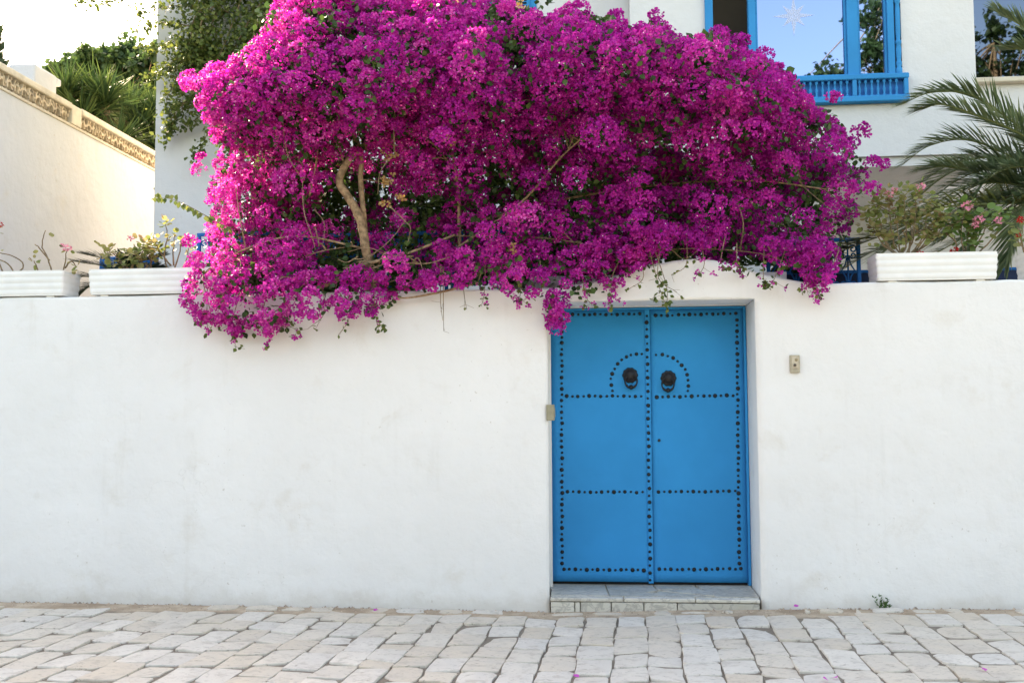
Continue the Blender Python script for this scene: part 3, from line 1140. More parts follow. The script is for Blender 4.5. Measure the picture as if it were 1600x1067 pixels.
def railing(x0, x1, z0, z1, label, y=.70):
    t = empty('iron_railing', ((x0 + x1) / 2, y, z0))
    MB().box(x0, x1, y - .012, y + .012, z1 - .03, z1, .003).build('top_rail', M_BLUEI, t)
    MB().box(x0, x1, y - .012, y + .012, z0, z0 + .025, .003).build('bottom_rail', M_BLUEI, t)
    for x in (x0, x1 - .03):
        MB().box(x + .001, x + .029, y - .016, y + .016, 0, z1 - .0305, .003).build('post', M_BLUEI, t)
    n = max(1, round((x1 - x0 - .06) / .145))
    w = (x1 - x0 - .06) / n
    zm = (z0 + z1) / 2
    for i in range(n):
        cx = x0 + .03 + w * (i + .5)
        m = MB()
        m.tube([(cx, y, z0 + .0255), (cx, y, z1 - .0305)], .0075, 5)
        m.build('bar', M_BLUEI, t)
        m = MB()
        for s in (-1, 1):
            for zc, up in ((zm + .12, 1), (zm - .12, -1), (z1 - .09, -1)):
                a0 = PI if s > 0 else 0
                m.tube(spiral(cx + s * .040, zc, (.034, .026)[up > 0], a0, 1.35, y, up * s), .0062, 4)
            m.tube([(cx + s * .006, y, zm + .12), (cx + s * .02, y, zm + .05), (cx + s * .05, y, zm), (cx + s * .02, y, zm - .05), (cx + s * .006, y, zm - .12)], .0062, 4)
        m.build('scroll', M_BLUEI, t)
    return tag(t, label, 'railing', 'blue iron railings behind the wall')


railing(-3.47, -2.42, 2.30, 2.96, 'blue scrolled iron railing panel at the left edge of the magenta flowers')
railing(-2.40, -1.34, 2.30, 2.93, 'blue scrolled railing panel showing dimly below the crooked vine trunk')
railing(-1.32, -.55, 2.30, 2.93, 'blue scrolled railing panel mostly hidden behind flowers left of the door')
railing(1.22, 1.95, 2.28, 2.80, 'blue scrolled railing panel between the flowers and the stained planter')
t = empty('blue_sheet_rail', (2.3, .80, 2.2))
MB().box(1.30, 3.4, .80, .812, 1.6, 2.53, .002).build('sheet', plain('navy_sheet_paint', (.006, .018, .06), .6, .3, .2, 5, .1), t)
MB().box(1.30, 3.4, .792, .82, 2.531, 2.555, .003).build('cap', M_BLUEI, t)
for x in (1.34, 2.35, 3.36):
    MB().box(x - .02, x + .02, .8125, .85, 0, 2.53, .003).build('post', M_BLUEI, t)
tag(t, 'dark navy sheet rail behind the stained planter at right', 'railing')
t = empty('blue_board_rail', (-4.0, .5, 2.6))
MB().box(-4.22, -3.72, .49, .515, 2.60, 2.725, .004).build('board', M_BLUEI, t)
MB().box(-4.22, -3.72, .485, .52, 2.726, 2.742, .003).build('cap', M_BLUEI, t)
for x in (-4.18, -3.76):
    MB().box(x - .02, x + .02, .5205, .56, 0, 2.72, .003).build('post', M_BLUEI, t)
tag(t, 'flat blue board rail behind the second planter from the left', 'railing')


# ------------------------------------------------------------------ house
def build_house():
    t = empty('house', (0, 3.6, 0))
    HZ = 9.3
    # facade, left of the bay, with an opening for the shuttered window
    wx0, wx1, wz0 = -2.32, -.80, 5.30
    m = MB()
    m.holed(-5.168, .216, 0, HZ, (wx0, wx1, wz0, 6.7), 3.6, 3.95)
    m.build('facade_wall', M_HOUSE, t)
    MB().box(-5.165, -4.8, 3.9505, 9.6, 0, HZ - .003).build('side_wall', M_HOUSE, t)
    MB().box(-5.3, 7.2, 3.5, 9.9, HZ, HZ + .25, .02).build('roof_slab', M_HOUSE, t)
    MB().box(.0, 2.25, 3.62, 3.96, 0, 3.895).build('lower_wall', M_HOUSE, t)
    m = MB()
    m.box(2.251, 7.0, 5.4, 5.7, 0, 3.895)
    m.box(2.0, 2.25, 3.961, 5.4, 0, 3.894)
    m.build('porch_wall', M_HOUSE, t)
    MB().box(-4.79, 7.0, 9.3, 9.6, 0, HZ - .004).build('rear_wall', M_HOUSE, t)
    # projecting bay
    bx0, bx1, bz0 = .2165, 3.662, 4.0
    ox0, ox1, oz0, oz1 = .985, 2.945, 4.62, 6.6
    m = MB()
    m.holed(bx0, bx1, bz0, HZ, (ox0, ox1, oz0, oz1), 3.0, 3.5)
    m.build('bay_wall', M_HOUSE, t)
    m = MB()
    m.box(bx0 + .002, bx1 - .005, 3.045, 5.4, 3.900, 3.999, .004)
    m.build('bay_beam', M_HOUSE, t)
    MB().box(bx1 - .3, bx1 - .004, 3.5005, 5.4, bz0, HZ - .002).build('bay_side_wall', M_HOUSE, t)
    # dark room behind the open casement
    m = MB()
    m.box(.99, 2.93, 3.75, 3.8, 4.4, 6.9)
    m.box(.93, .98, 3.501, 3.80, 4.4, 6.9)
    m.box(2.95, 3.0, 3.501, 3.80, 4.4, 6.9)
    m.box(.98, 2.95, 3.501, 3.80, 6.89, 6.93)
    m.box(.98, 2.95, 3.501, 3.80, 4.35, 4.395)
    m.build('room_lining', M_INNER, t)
    # the bay window
    m = MB()
    zt = 6.62
    posts = ((.982, 1.062), (1.420, 1.492), (2.402, 2.512), (2.800, 2.868))
    for a, b in posts:
        m.box(a, b, 2.955, 3.06, 4.822, zt, .006)
    m.box(.982, 2.952, 2.950, 3.06, zt + .001, zt + .08, .005)
    win = m.build('bay_window', M_BLUEW, t)

    def sub(mb, name, mat, smooth=False, par=win):
        o = mb.build(name, mat, par, smooth)
        return o
    for a, b in ((1.492, 2.402), (2.512, 2.800)):
        sub(MB().box(a + .001, b - .001, 3.02, 3.028, 4.83, zt), 'pane', M_GLASS)
        f = MB()
        f.box(a + .0015, a + .022, 2.985, 3.03, 4.83, zt - .001, .003)
        f.box(b - .022, b - .0015, 2.985, 3.03, 4.83, zt - .001, .003)
        f.box(a + .0225, b - .0225, 2.986, 3.029, 4.83, 4.85, .003)
        sub(f, 'casement', M_BLUEW)
    # turned colonnette on the right jamb
    prof = [(.030, 4.825), (.034, 4.84), (.034, 4.88), (.022, 4.90), (.030, 4.93), (.030, 4.95), (.020, 4.965), (.026, 5.0), (.030, 5.08), (.022, 5.13), (.032, 5.145), (.032, 5.165), (.020, 5.18), (.026, 5.25), (.026, 5.5), (.020, 5.55), (.032, 5.57), (.032, 5.6), (.024, 5.63), (.026, 6.3), (.034, 6.5), (.034, 6.6)]
    sub(MB().lathe(prof, (2.906, 2.975, 0), 'z', 12), 'colonnette', M_BLUEW, True)
    # baluster apron under the window
    sub(MB().box(.965, 2.985, 2.90, 3.01, 4.765, 4.820, .008), 'apron_top_rail', M_BLUEW)
    sub(MB().box(.965, 2.985, 2.90, 3.01, 4.537, 4.600, .008), 'apron_bottom_rail', M_BLUEW)
    sub(MB().box(.99, 2.96, 2.972, 2.995, 4.6005, 4.7645), 'apron_back', M_BLUEI)
    for x in (.975, 2.430, 2.935):
        sub(MB().box(x, x + .042, 2.905, 2.97, 4.6005, 4.7645, .004), 'apron_post', M_BLUEW)
    bp = [(.016, 0), (.016, .014), (.009, .024), (.015, .055), (.016, .07), (.008, .10), (.008, .125), (.015, .138), (.016, .163)]
    x = 1.05
    proto = None
    while x < 2.92:
        if not 2.41 < x < 2.49:
            if proto is None:
                proto = sub(MB().lathe([(r, h + 4.6007) for r, h in bp], (0, 0, 0), 'z', 8), 'baluster', M_BLUEW, True)
                o = proto
            else:
                o = proto.copy()
                COL.objects.link(o)
            o.location = (x, 2.935, 0)
        x += .0605
    # paper star on the glass
    m = MB()
    cx, cz = 1.885, 5.49
    pts = []
    for i in range(16):
        a = PI / 2 + i * PI / 8
        r = (.215 if i % 4 == 0 else .16) if i % 2 == 0 else .066
        pts.append((cx + r * math.cos(a), cz + r * math.sin(a)))
    sub(m.prism(pts, 3.015, 3.017), 'paper_star', M_STAR)
    # shuttered window on the facade
    m = MB()
    m.box(wx0, wx0 + .06, 3.56, 3.68, wz0, 6.7, .004)
    m.box(wx1 - .06, wx1, 3.56, 3.68, wz0, 6.7, .004)
    m.box(wx0 + .061, wx1 - .061, 3.565, 3.675, wz0, wz0 + .07, .004)
    m.box((wx0 + wx1) / 2 - .03, (wx0 + wx1) / 2 + .03, 3.565, 3.675, wz0 + .071, 6.7, .004)
    w2 = m.build('shuttered_window', M_BLUEW, t)
    for a, b in ((wx0 + .061, (wx0 + wx1) / 2 - .031), ((wx0 + wx1) / 2 + .031, wx1 - .061)):
        m = MB()
        m.box(a, a + .05, 3.59, 3.625, wz0 + .072, 6.68, .003)
        m.box(b - .05, b, 3.59, 3.625, wz0 + .072, 6.68, .003)
        sub(m, 'shutter', M_BLUEW, par=w2)
        z = wz0 + .09
        pr = None
        while z < 6.65:
            if pr is None:
                mm = MB().box((a + .051), (b - .051), -.016, .016, -.003, .003)
                pr = sub(mm, 'slat', M_BLUEW, par=w2)
                o = pr
            else:
                o = pr.copy()
                COL.objects.link(o)
            o.location = (0, 3.607, z)
            o.rotation_euler = (R(40), 0, 0)
            z += .036
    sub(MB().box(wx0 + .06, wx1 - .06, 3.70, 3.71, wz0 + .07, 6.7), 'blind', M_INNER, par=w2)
    # right wing, set back, with a glazed opening
    m = MB()
    m.box(3.663, 3.875, 3.70, 4.0, 3.9, HZ - .005)
    m.box(3.8755, 7.0, 3.701, 3.999, 3.9, 4.905)
    m.box(5.3, 7.0, 3.702, 3.998, 4.9055, HZ - .006)
    m.build('wing_wall', M_HOUSE, t)
    MB().box(3.84, 5.4, 3.60, 3.75, 4.906, 4.960, .008).build('wing_sill', M_CREAM, t)
    m = MB()
    m.box(5.2, 5.299, 3.72, 3.80, 4.961, 6.9, .004)
    wf = m.build('wing_window', M_BLUEW, t)
    MB().box(3.876, 5.199, 3.76, 3.77, 4.961, 6.9).build('pane', M_GLASSD, wf)
    return tag(t, 'white house behind the wall with blue framed bay window and shuttered window', 'house')


build_house()


# ------------------------------------------------------------------ neighbour's wall on the left
def build_neighbour():
    t = empty('side_wall', (-6.95, 5, 0))
    XF = -6.80
    m = MB()
    m.box(XF - .35, XF, .6, 13, -.1, 5.09)
    m.build('plaster_wall', M_NEIGH, t)
    MB().box(XF - .38, XF + .02, .58, 13.02, 5.0905, 5.125, .008).build('string_course', M_CREAM, t)
    # cap in two lengths with a plain block between
    for a, b in ((.58, 4.70), (4.95, 7.35)):
        MB().box(XF - .42, XF + .045, a, b, 5.30, 5.385, .02, 2).build('cap', M_CREAM, t)
        MB().box(XF - .36, XF - .03, a + .01, b - .01, 5.1255, 5.2995).build('band_core', M_CREAM, t)
        m = MB()
        y = a + .06
        i = 0
        while y < b - .05:
            up = i % 2 == 0
            pts = []
            for k in range(7):
                an = PI * k / 6
                pts.append((XF - .028, y + .055 * math.cos(an) + rng.uniform(-.004, .004), (5.145 if up else 5.285) + (.105 if up else -.105) * math.sin(an)))
            prv = None
            for p in pts:
                q = [m.bm.verts.new(p), m.bm.verts.new((p[0] + .05 + rng.uniform(-.01, .01), p[1], p[2])), ]
                cz = 5.145 if up else 5.285
                s = .72
                q += [m.bm.verts.new((q[1].co.x, y + (p[1] - y) * s, cz + (p[2] - cz) * s)), m.bm.verts.new((p[0], y + (p[1] - y) * s, cz + (p[2] - cz) * s))]
                if prv:
                    for j in range(4):
                        m.bm.faces.new((prv[j], prv[(j + 1) % 4], q[(j + 1) % 4], q[j]))
                prv = q
            y += .075
            i += 1
        o = m.build('tile_ends', M_TILE, t)
        tag(o, kind='stuff')
    MB().box(XF - .40, XF + .035, 4.701, 4.949, 5.1255, 5.375, .012, 2).build('cap_block', M_CREAM, t)
    MB().box(XF - .36, XF - .02, 7.351, 13, 5.1255, 5.20, .01).build('low_cap', M_NEIGH, t)
    tag(t, 'tall white side wall at left topped with a band of clay tile ends', 'wall')
    # little chimney box sitting on the cap
    c = empty('chimney_box', (-7.04, 4.34, 5.385))
    m = MB()
    x0, x1, y0, y1, z0, z1 = -7.22, -6.88, 4.02, 4.66, 5.386, 5.68
    m.box(x0, x1, y0, y1 - .12, z0, z1, .035, 3)
    m.box(x0 + .01, x1 - .01, y1 - .119, y1, z0, z0 + .07, .01)
    m.box(x0 + .01, x1 - .01, y1 - .119, y1, z1 - .10, z1 - .01, .02, 2)
    m.box(x0 + .01, x0 + .09, y1 - .118, y1 - .001, z0 + .0705, z1 - .1005)
    m.build('body', M_NEIGH, c)
    MB().box(x0 + .1, x1 - .03, y1 - .116, y1 - .10, z0 + .071, z1 - .101).build('flue_opening', M_TILE, c)
    tag(c, 'small rounded white chimney box standing on the tile edged wall', 'chimney')


build_neighbour()


def added_shade_house():  # out of view, added to shade the street on the left
    t = empty('added_shade_house', (-14, 3.5, 0))
    x0, x1, y0, y1, h = -22.0, -9.3, .45, 6.4, 8.4
    MB().box(x0, x1, y0, y1, -.1, h, .03).build('walls', M_HOUSE, t)
    m = MB()
    m.box(x0 - .05, x1 + .05, y0 - .05, y0 + .2, h + .001, h + .6, .02)
    m.box(x0 - .05, x1 + .05, y1 - .2, y1 + .05, h + .001, h + .6, .02)
    m.box(x1 - .2, x1 + .049, y0 + .201, y1 - .201, h + .001, h + .599, .02)
    m.build('parapet', M_HOUSE, t)
    for x in (-20, -17, -14, -11.5):
        for z in (1.1, 4.6):
            w = MB().box(x - .55, x + .55, y0 - .06, y0 - .001, z, z + 1.7, .01).build('window', M_BLUEW, t)
            for s_ in (-1, 1):
                a, b = (x - .48, x - .03) if s_ < 0 else (x + .03, x + .48)
                MB().box(a, b, y0 - .066, y0 - .0605, z + .07, z + 1.63).build('pane', M_GLASSD, w)
    tag(t, 'unseen white house added at far left to keep the street shaded', 'house')


added_shade_house()


# ------------------------------------------------------------------ bougainvillea
OUT = [(-3.26, 3.98), (-3.1, 4.03), (-2.93, 4.15), (-2.7, 4.31), (-2.5, 4.61), (-2.35, 4.8), (-1.9, 4.88), (-1.51, 4.64), (-1.21, 4.58), (-0.92, 4.54), (-0.73, 4.53), (-0.58, 4.42), (-0.39, 4.37), (-0.22, 4.43), (-0.17, 4.38), (0.04, 4.35), (0.13, 4.25), (0.37, 4.31), (0.51, 4.18), (0.83, 4.17), (1.01, 4.04), (1.15, 3.96), (1.33, 3.89), (1.44, 3.67), (1.60, 3.58), (1.71, 3.42), (1.82, 3.18), (1.78, 3.0), (1.70, 2.72), (1.64, 2.54), (1.61, 2.45), (1.47, 2.31), (1.25, 2.46), (1.02, 2.42), (0.66, 2.56), (0.39, 2.54), (0.01, 2.34), (-0.32, 2.22), (-0.36, 2.06), (-0.46, 2.08), (-0.5, 2.27), (-0.93, 2.35), (-1.22, 2.38), (-1.5, 2.34), (-1.79, 2.12), (-2.09, 2.2), (-2.53, 2.04), (-2.8, 2.04), (-3.13, 2.17), (-3.29, 2.37), (-3.18, 2.59), (-3.04, 2.78), (-3.04, 3.08), (-2.99, 3.38), (-3.05, 3.68), (-3.2, 3.88)]
OUTN = np.array(OUT)


def in_out(x, z):
    a, b = OUTN, np.roll(OUTN, -1, axis=0)
    c = ((a[:, 1] > z) != (b[:, 1] > z)) & (x < (b[:, 0] - a[:, 0]) * (z - a[:, 1]) / (b[:, 1] - a[:, 1] + 1e-12) + a[:, 0])
    return bool(c.sum() % 2)


def edge_d(x, z):
    a, b = OUTN, np.roll(OUTN, -1, axis=0)
    p = np.array((x, z))
    ab = b - a
    tt = np.clip(((p - a) * ab).sum(1) / (ab * ab).sum(1), 0, 1)
    return float(np.sqrt((((a + ab * tt[:, None]) - p) ** 2).sum(1)).min())


# thin places: (x, z, rx, rz, how much is left)
THIN = [(-1.98, 2.62, .34, .17, .12), (-1.86, 3.05, .34, .42, .10), (-1.70, 2.70, .45, .2, .30), (-1.1, 3.2, .26, .16, .35), (.95, 2.55, .42, .16, .10), (1.45, 2.97, .20, .14, .15), (.3, 2.62, .45, .12, .35), (.62, 3.15, .42, .15, .3), (-.1, 3.42, .2, .1, .4), (-.5, 2.75, .3, .12, .45), (-2.3, 2.55, .3, .15, .5), (1.1, 3.35, .28, .10, .35), (-1.0, 2.55, .35, .1, .4), (1.2, 2.7, .3, .15, .35), (-2.75, 2.35, .25, .15, .55)]
SEE = [(.95, 2.50, .34, .10), (1.45, 2.95, .14, .09), (.7, 2.52, .15, .05)]    # really see-through


def keep(x, z):
    k = 1.0
    for cx, cz, rx, rz, q in THIN:
        d = ((x - cx) / rx) ** 2 + ((z - cz) / rz) ** 2
        if d < 1:
            k = min(k, q + (1 - q) * max(0, (d - .6) / .4))
    n = noise.noise(Vector((x * 2.2, z * 2.6, 3.3)))
    if x < -2.2 or (x > 1.12 and z > 2.7):
        return max(k, .85)
    if z < 3.6:
        k *= 1.0 if n > -.07 else .2
    elif n < -.25:
        k *= .45
    return k


def seethrough(x, z):
    return any(((x - a) / b) ** 2 + ((z - c) / d) ** 2 < 1 for a, c, b, d in SEE)


_FZ = [2.0, 2.3, 2.5, 2.75, 3.0, 3.3, 3.55, 3.8, 4.1, 4.4, 4.9]
_FY = [-.16, -.24, -.16, .10, .34, .18, -.34, -.70, -.78, -.58, -.1]


def front(x, z):
    """how far forward the face of the plant stands at (x, z), and the distance to its outline"""
    e = edge_d(x, z)
    y = float(np.interp(z, _FZ, _FY))
    if z > 2.5:
        y += .32 * (1 - min(1.0, e / .35)) ** 2
    hole = ((x + 1.82) / .36) ** 2 + ((z - 3.05) / .45) ** 2
    if hole < 1:
        y += .42 * (1 - hole)
    y += .34 * noise.noise(Vector((x * 1.7, z * 1.9, 8.8))) + .18 * noise.noise(Vector((x * 4.3, z * 4.3, 2.8)))
    return y, e


def build_bougainvillea():
    rg = random.Random(21)
    t = empty('bougainvillea', (-1.88, .3, 0))
    # ---- clumps of bracts: a broken front, and a second storey deeper in
    clumps = []
    tries = 0
    grid = {}

    def free(x, y, z, r, sep):
        kx, ky, kz = int(x // .12), int(y // .12), int(z // .12)
        for i in (-1, 0, 1):
            for j in (-1, 0, 1):
                for k in (-1, 0, 1):
                    for q in grid.get((kx + i, ky + j, kz + k), ()):
                        if (q[0] - x) ** 2 + (q[1] - y) ** 2 + (q[2] - z) ** 2 < ((q[3] + r) * sep) ** 2:
                            return False
        grid.setdefault((kx, ky, kz), []).append((x, y, z, r))
        return True
    rc = random.Random(99)
    cells = {}

    def cell(x, z):
        key = (int(x // .13), int(z // .13))
        if key not in cells:
            cells[key] = rc.random()
        return cells[key]
    while len(clumps) < 900 and tries < 20000:
        tries += 1
        x, z = rg.uniform(-3.35, 1.95), rg.uniform(2.0, 4.95)
        if not in_out(x, z):
            continue
        kp = keep(x, z)
        isfront = rg.random() < .6
        if not isfront and z < 3.5 and rg.random() < .8:
            continue
        if cell(x, z) > kp or (seethrough(x, z) and rg.random() < .92):
            continue
        yf, e = front(x, z)
        r = min(rg.choice((.055, .07, .085, .1, .115, .135, .15)), max(.045, e * .85))
        if e < .05 and rg.random() < .6:
            continue
        if isfront:
            y = yf + abs(rg.gauss(0, .06))
            if 2.55 < z < 3.5 and rg.random() < .33:
                y -= rg.uniform(.15, .42)
        else:
            y = yf + rg.uniform(.22, .6)
        if z < 2.52:
            y = min(y, -.06 - r * .5)
            r *= .75
        if z < 3.5 and any((q[0] - x) ** 2 + (q[2] - z) ** 2 < ((q[3] + r) * .60) ** 2 for q in clumps):
            continue
        if not free(x, y, z, r, .92 if isfront else 1.15):
            continue
        clumps.append((x, y, z, r, rg.random(), isfront))
    # deep bloom behind the open places, tinted darker to paint in its shade
    k2 = 0
    while k2 < 230:
        x, z = rg.uniform(-3.1, 1.8), rg.uniform(2.42, 3.75)
        if not in_out(x, z) or edge_d(x, z) < .07 or seethrough(x, z):
            continue
        hole = ((x + 1.82) / .40) ** 2 + ((z - 3.05) / .48) ** 2
        y = front(x, z)[0] + rg.uniform(.22, .60)
        if z < 2.6:
            y = rg.uniform(.02, .3)
        if ((x + 1.98) / .34) ** 2 + ((z - 2.62) / .17) ** 2 < 1 and rg.random() < .7:
            continue
        if hole < 1:
            if rg.random() < .5:
                continue
            y = max(y, .30)
        clumps.append((x, max(y, .02), z, rg.uniform(.07, .13), rg.random() * .5, False))
        k2 += 1
    # stray sprays that break the outline
    strays = []
    for _ in range(46):
        x = rg.uniform(-.2, 1.55)
        z = wtop(x) + rg.uniform(.06, .26)
        if not seethrough(x, z) or rg.random() < .25:
            strays.append((x, rg.uniform(-.16, -.02), z, rg.uniform(.035, .065), rg.random(), True))
    for _ in range(16):
        x = rg.uniform(-2.95, -.5)
        strays.append((x, rg.uniform(-.2, -.1), rg.uniform(2.25, 2.5) if x < -1.8 else rg.uniform(2.4, 2.55), rg.uniform(.035, .065), rg.random(), True))
    for x, z, r in ((-3.22, 4.0, .08), (-3.12, 3.98, .08), (-3.02, 4.05, .09), (-3.14, 3.30, .045), (-3.12, 3.40, .03), (-3.06, 3.95, .08), (-3.2, 2.75, .05), (-.21, 4.45, .06), (-.30, 4.42, .06), (-.36, 4.38, .06), (.05, 4.37, .05), (.06, 4.29, .05), (.34, 4.36, .045), (.35, 4.29, .05), (.80, 4.18, .08), (.95, 4.12, .08), (1.12, 4.02, .07), (1.6, 3.70, .035), (1.63, 3.69, .03), (1.80, 3.44, .06), (1.88, 3.2, .06), (1.95, 3.20, .03), (1.86, 3.02, .05), (1.50, 2.36, .05), (1.56, 2.44, .05), (-.42, 2.05, .06), (-.40, 2.12, .065), (-.45, 2.18, .06), (-.38, 2.25, .07), (-1.78, 2.22, .035), (-2.15, 2.24, .04), (-2.55, 2.08, .05), (-2.48, 2.14, .05), (-2.82, 2.06, .04), (-2.95, 2.14, .05), (-3.1, 2.16, .05), (-3.22, 2.3, .05), (-3.2, 2.42, .05)):
        strays.append((x, (-.1 + (.15 if z > 4 else 0)) if z > 2.4 else -.09 - r * .5, z, r, rg.random(), True))
    clumps += strays
    del grid
    P, A, T = [], [], []
    # what leans out over the street also bends down and inwards
    clumps = [(x * (1 + .13 * (y + .1)), y, 1.41 + (z - 1.41) * (1 + .13 * (y + .1)), r, tn, f_) for x, y, z, r, tn, f_ in clumps]
    for x, y, z, r, tn, isfront in clumps:
        n = int(14 + (8800 if z > 3.3 else 7000) * r * r)
        d = nrg.normal(size=(n, 3)) + np.array((-.1, -.45, .35))
        d /= np.linalg.norm(d, axis=1, keepdims=True)
        rad = r * nrg.uniform(.5, 1.05, (n, 1)) ** .6
        P.append(np.array((x, y, z)) + d * rad * np.array((1.1, .95, .92)))
        A.append(d + nrg.normal(size=(n, 3)) * .4)
        T.append(np.clip(np.full(n, tn * .6 + .2 - .12 * x + .25 * noise.noise(Vector((x * 1.3, y, z * 1.3)))) + nrg.normal(size=n) * .12, 0, 1))
    P, A, T = np.concatenate(P), np.concatenate(A), np.concatenate(T)
    ok = ~((P[:, 1] > -.02) & (P[:, 2] < 2.42))
    P, A, T = P[ok], A[ok], T[ok]
    # each flower: three papery bracts round an axis
    bv, bf = [], []
    for k in range(3):
        a = k * 2 * PI / 3
        pts = [(0, .05, .04), (-.42, .45, .34), (-.40, .82, .58), (0, 1.08, .64), (.40, .82, .58), (.42, .45, .34)]
        b0 = len(bv)
        for px, pr, ph in pts:
            fold = .14 * abs(px) / .42
            bv.append((px * math.cos(a) - pr * math.sin(a), ph + fold, px * math.sin(a) + pr * math.cos(a)))
        bf += [(b0, b0 + 1, b0 + 5), (b0 + 1, b0 + 2, b0 + 5), (b0 + 2, b0 + 4, b0 + 5), (b0 + 2, b0 + 3, b0 + 4)]
    Mx = frames(A)
    S = nrg.uniform(.015, .025, len(P))
    o = scatter('bracts', bv, bf, P, Mx, S, M_BRACT, t, T)
    tag(o, 'magenta papery bracts', kind='stuff')
    # tiny cream true flowers in the middle of some
    sel = nrg.random(len(P)) < .05
    sv = [(-.16, .75, -.16), (.16, .75, -.16), (.16, .75, .16), (-.16, .75, .16)]
    o = scatter('small_flowers', sv, [(0, 1, 2, 3)], P[sel], Mx[sel], S[sel], M_TRUE, t)
    tag(o, 'tiny cream flowers inside the bracts', kind='stuff')
    # a few dried ones
    dp = []
    for x, z in [(-1.70, 3.36), (-1.62, 3.38), (-1.70, 3.16), (-1.66, 3.2), (-1.69, 3.02), (-1.58, 3.05), (-1.2, 3.45), (-1.15, 3.43), (-.72, 2.62), (-1.02, 4.2), (-.6, 4.27), (.45, 2.75)]:
        for _ in range(5):
            dp.append((x + rg.gauss(0, .018), min(-.02, front(x, z)[0]) - .08 + rg.gauss(0, .02), z + rg.gauss(0, .02)))
    dp = np.array(dp)
    o = scatter('dry_bracts', bv, bf, dp, frames(nrg.normal(size=dp.shape)), .024, M_DRY, t)
    tag(o, 'dried straw coloured bracts', kind='stuff')
    # ---- leaves: the deep green body of the plant behind its face, and scattered ones in front
    LP = []
    while len(LP) < 16000:
        x, z = rg.uniform(-3.3, 1.9), rg.uniform(2.0, 4.9)
        if not in_out(x, z) or (seethrough(x, z) and rg.random() < .9):
            continue
        yf, e = front(x, z)
        if z < 2.45:
            if rg.random() > .30:
                continue
            y = min(-.05, yf + rg.uniform(-.02, .2))
        elif rg.random() < (.34 if z < 3.35 else .15):
            y = yf + rg.uniform(-.08, .1)
        else:
            y = yf + rg.uniform(.08, .7)
        if z < 2.42 and y > -.04:
            continue
        kk = 1 + .13 * (y + .1)
        LP.append((x * kk, y, 1.41 + (z - 1.41) * kk))
    # greener spots seen in the crown
    for cx, cz, n in ((-1.02, 4.42, 30), (-2.35, 3.4, 45), (-2.45, 3.15, 30), (-2.2, 2.9, 25), (1.35, 3.25, 40), (1.5, 3.1, 30), (-.45, 4.42, 20), (-2.6, 2.7, 30), (1.3, 2.8, 40), (1.05, 2.46, 25), (-.8, 2.9, 25), (-2.75, 3.55, 25), (-2.5, 4.3, 25), (-2.0, 4.25, 25)):
        yf, e = front(cx, cz)
        for _ in range(n):
            LP.append((cx + rg.gauss(0, .06), yf - .02 + rg.gauss(0, .04), cz + rg.gauss(0, .05)))
    LP = np.array(LP)
    ok = ~((LP[:, 1] > -.03) & (LP[:, 2] < 2.40))
    LP = LP[ok]
    A = nrg.normal(size=LP.shape) + np.array((0, -.4, -.3))
    o = scatter('leaves', LEAF_V, LEAF_F, LP, frames(A, nrg.normal(size=LP.shape) + np.array((0, -.6, 1.0))), nrg.uniform(.032, .058, len(LP)), M_BLEAF, t)
    tag(o, 'dark green heart shaped leaves', kind='stuff')
    # the rest of the plant, arching back over the garden: a leafy roof and a thick leafy back
    BP = []
    while len(BP) < 30000:
        x, z = rg.uniform(-3.1, 1.8), rg.uniform(2.3, 4.75)
        if not in_out(x, z) or edge_d(x, z) < .08 or seethrough(x, z):
            continue
        top = z > 3.45
        lim = min(1.0, edge_d(x, z) / .7)
        if x > -1.9:
            dy = rg.uniform(.5, .6 + 1.9 * lim) if top else rg.uniform(.6, .75 + 1.3 * lim)
        else:
            dy = rg.uniform(.4, .55 + .7 * lim)
        BP.append((x, max(.35, front(x, z)[0] + dy) if not top else front(x, z)[0] + dy - .15, z + (.10 * dy if top else 0)))
    BP = np.array(BP)
    kk = 1 + .13 * (np.minimum(BP[:, 1], .3) + .1)
    BP[:, 0] *= kk
    BP[:, 2] = 1.41 + (BP[:, 2] - 1.41) * kk
    o = scatter('inner_leaves', LEAF_V, LEAF_F, BP, frames(nrg.normal(size=BP.shape), nrg.normal(size=BP.shape) + np.array((0, -.6, .8))), nrg.uniform(.05, .09, len(BP)), M_BLEAF, t)
    tag(o, 'dark green leaves deep inside', kind='stuff')
    # ---- wood: two crooked trunks and limbs
    m = MB()
    ta = catmull([(-1.80, .34, 0), (-1.84, .34, 1.2), (-1.82, .30, 2.2), (-1.868, .06, 2.643), (-1.883, .02, 2.792), (-1.919, .0, 2.942), (-2.005, -.02, 3.094), (-2.061, -.03, 3.196), (-2.021, -.02, 3.32), (-1.946, 0, 3.418), (-1.845, .05, 3.501), (-1.67, .12, 3.56), (-1.3, .2, 3.75), (-.9, .2, 3.95)], 5)
    m.tube(ta, [.040 - .018 * i / len(ta) + .004 * noise.noise(p * 9) for i, p in enumerate(ta)], 8)
    m.build('trunk', M_BARK, t, True)
    m = MB()
    tb = catmull([(-1.93, .36, 0), (-1.9, .36, 1.3), (-1.91, .34, 2.2), (-1.895, .15, 2.651), (-1.893, .08, 2.901), (-1.906, .05, 3.102), (-1.917, .05, 3.253), (-1.923, .06, 3.455), (-2.1, .1, 3.8), (-2.4, .1, 4.2)], 5)
    m.tube(tb, [.028 - .012 * i / len(tb) + .003 * noise.noise(p * 9) for i, p in enumerate(tb)], 8)
    m.build('trunk', M_BARK, t, True)
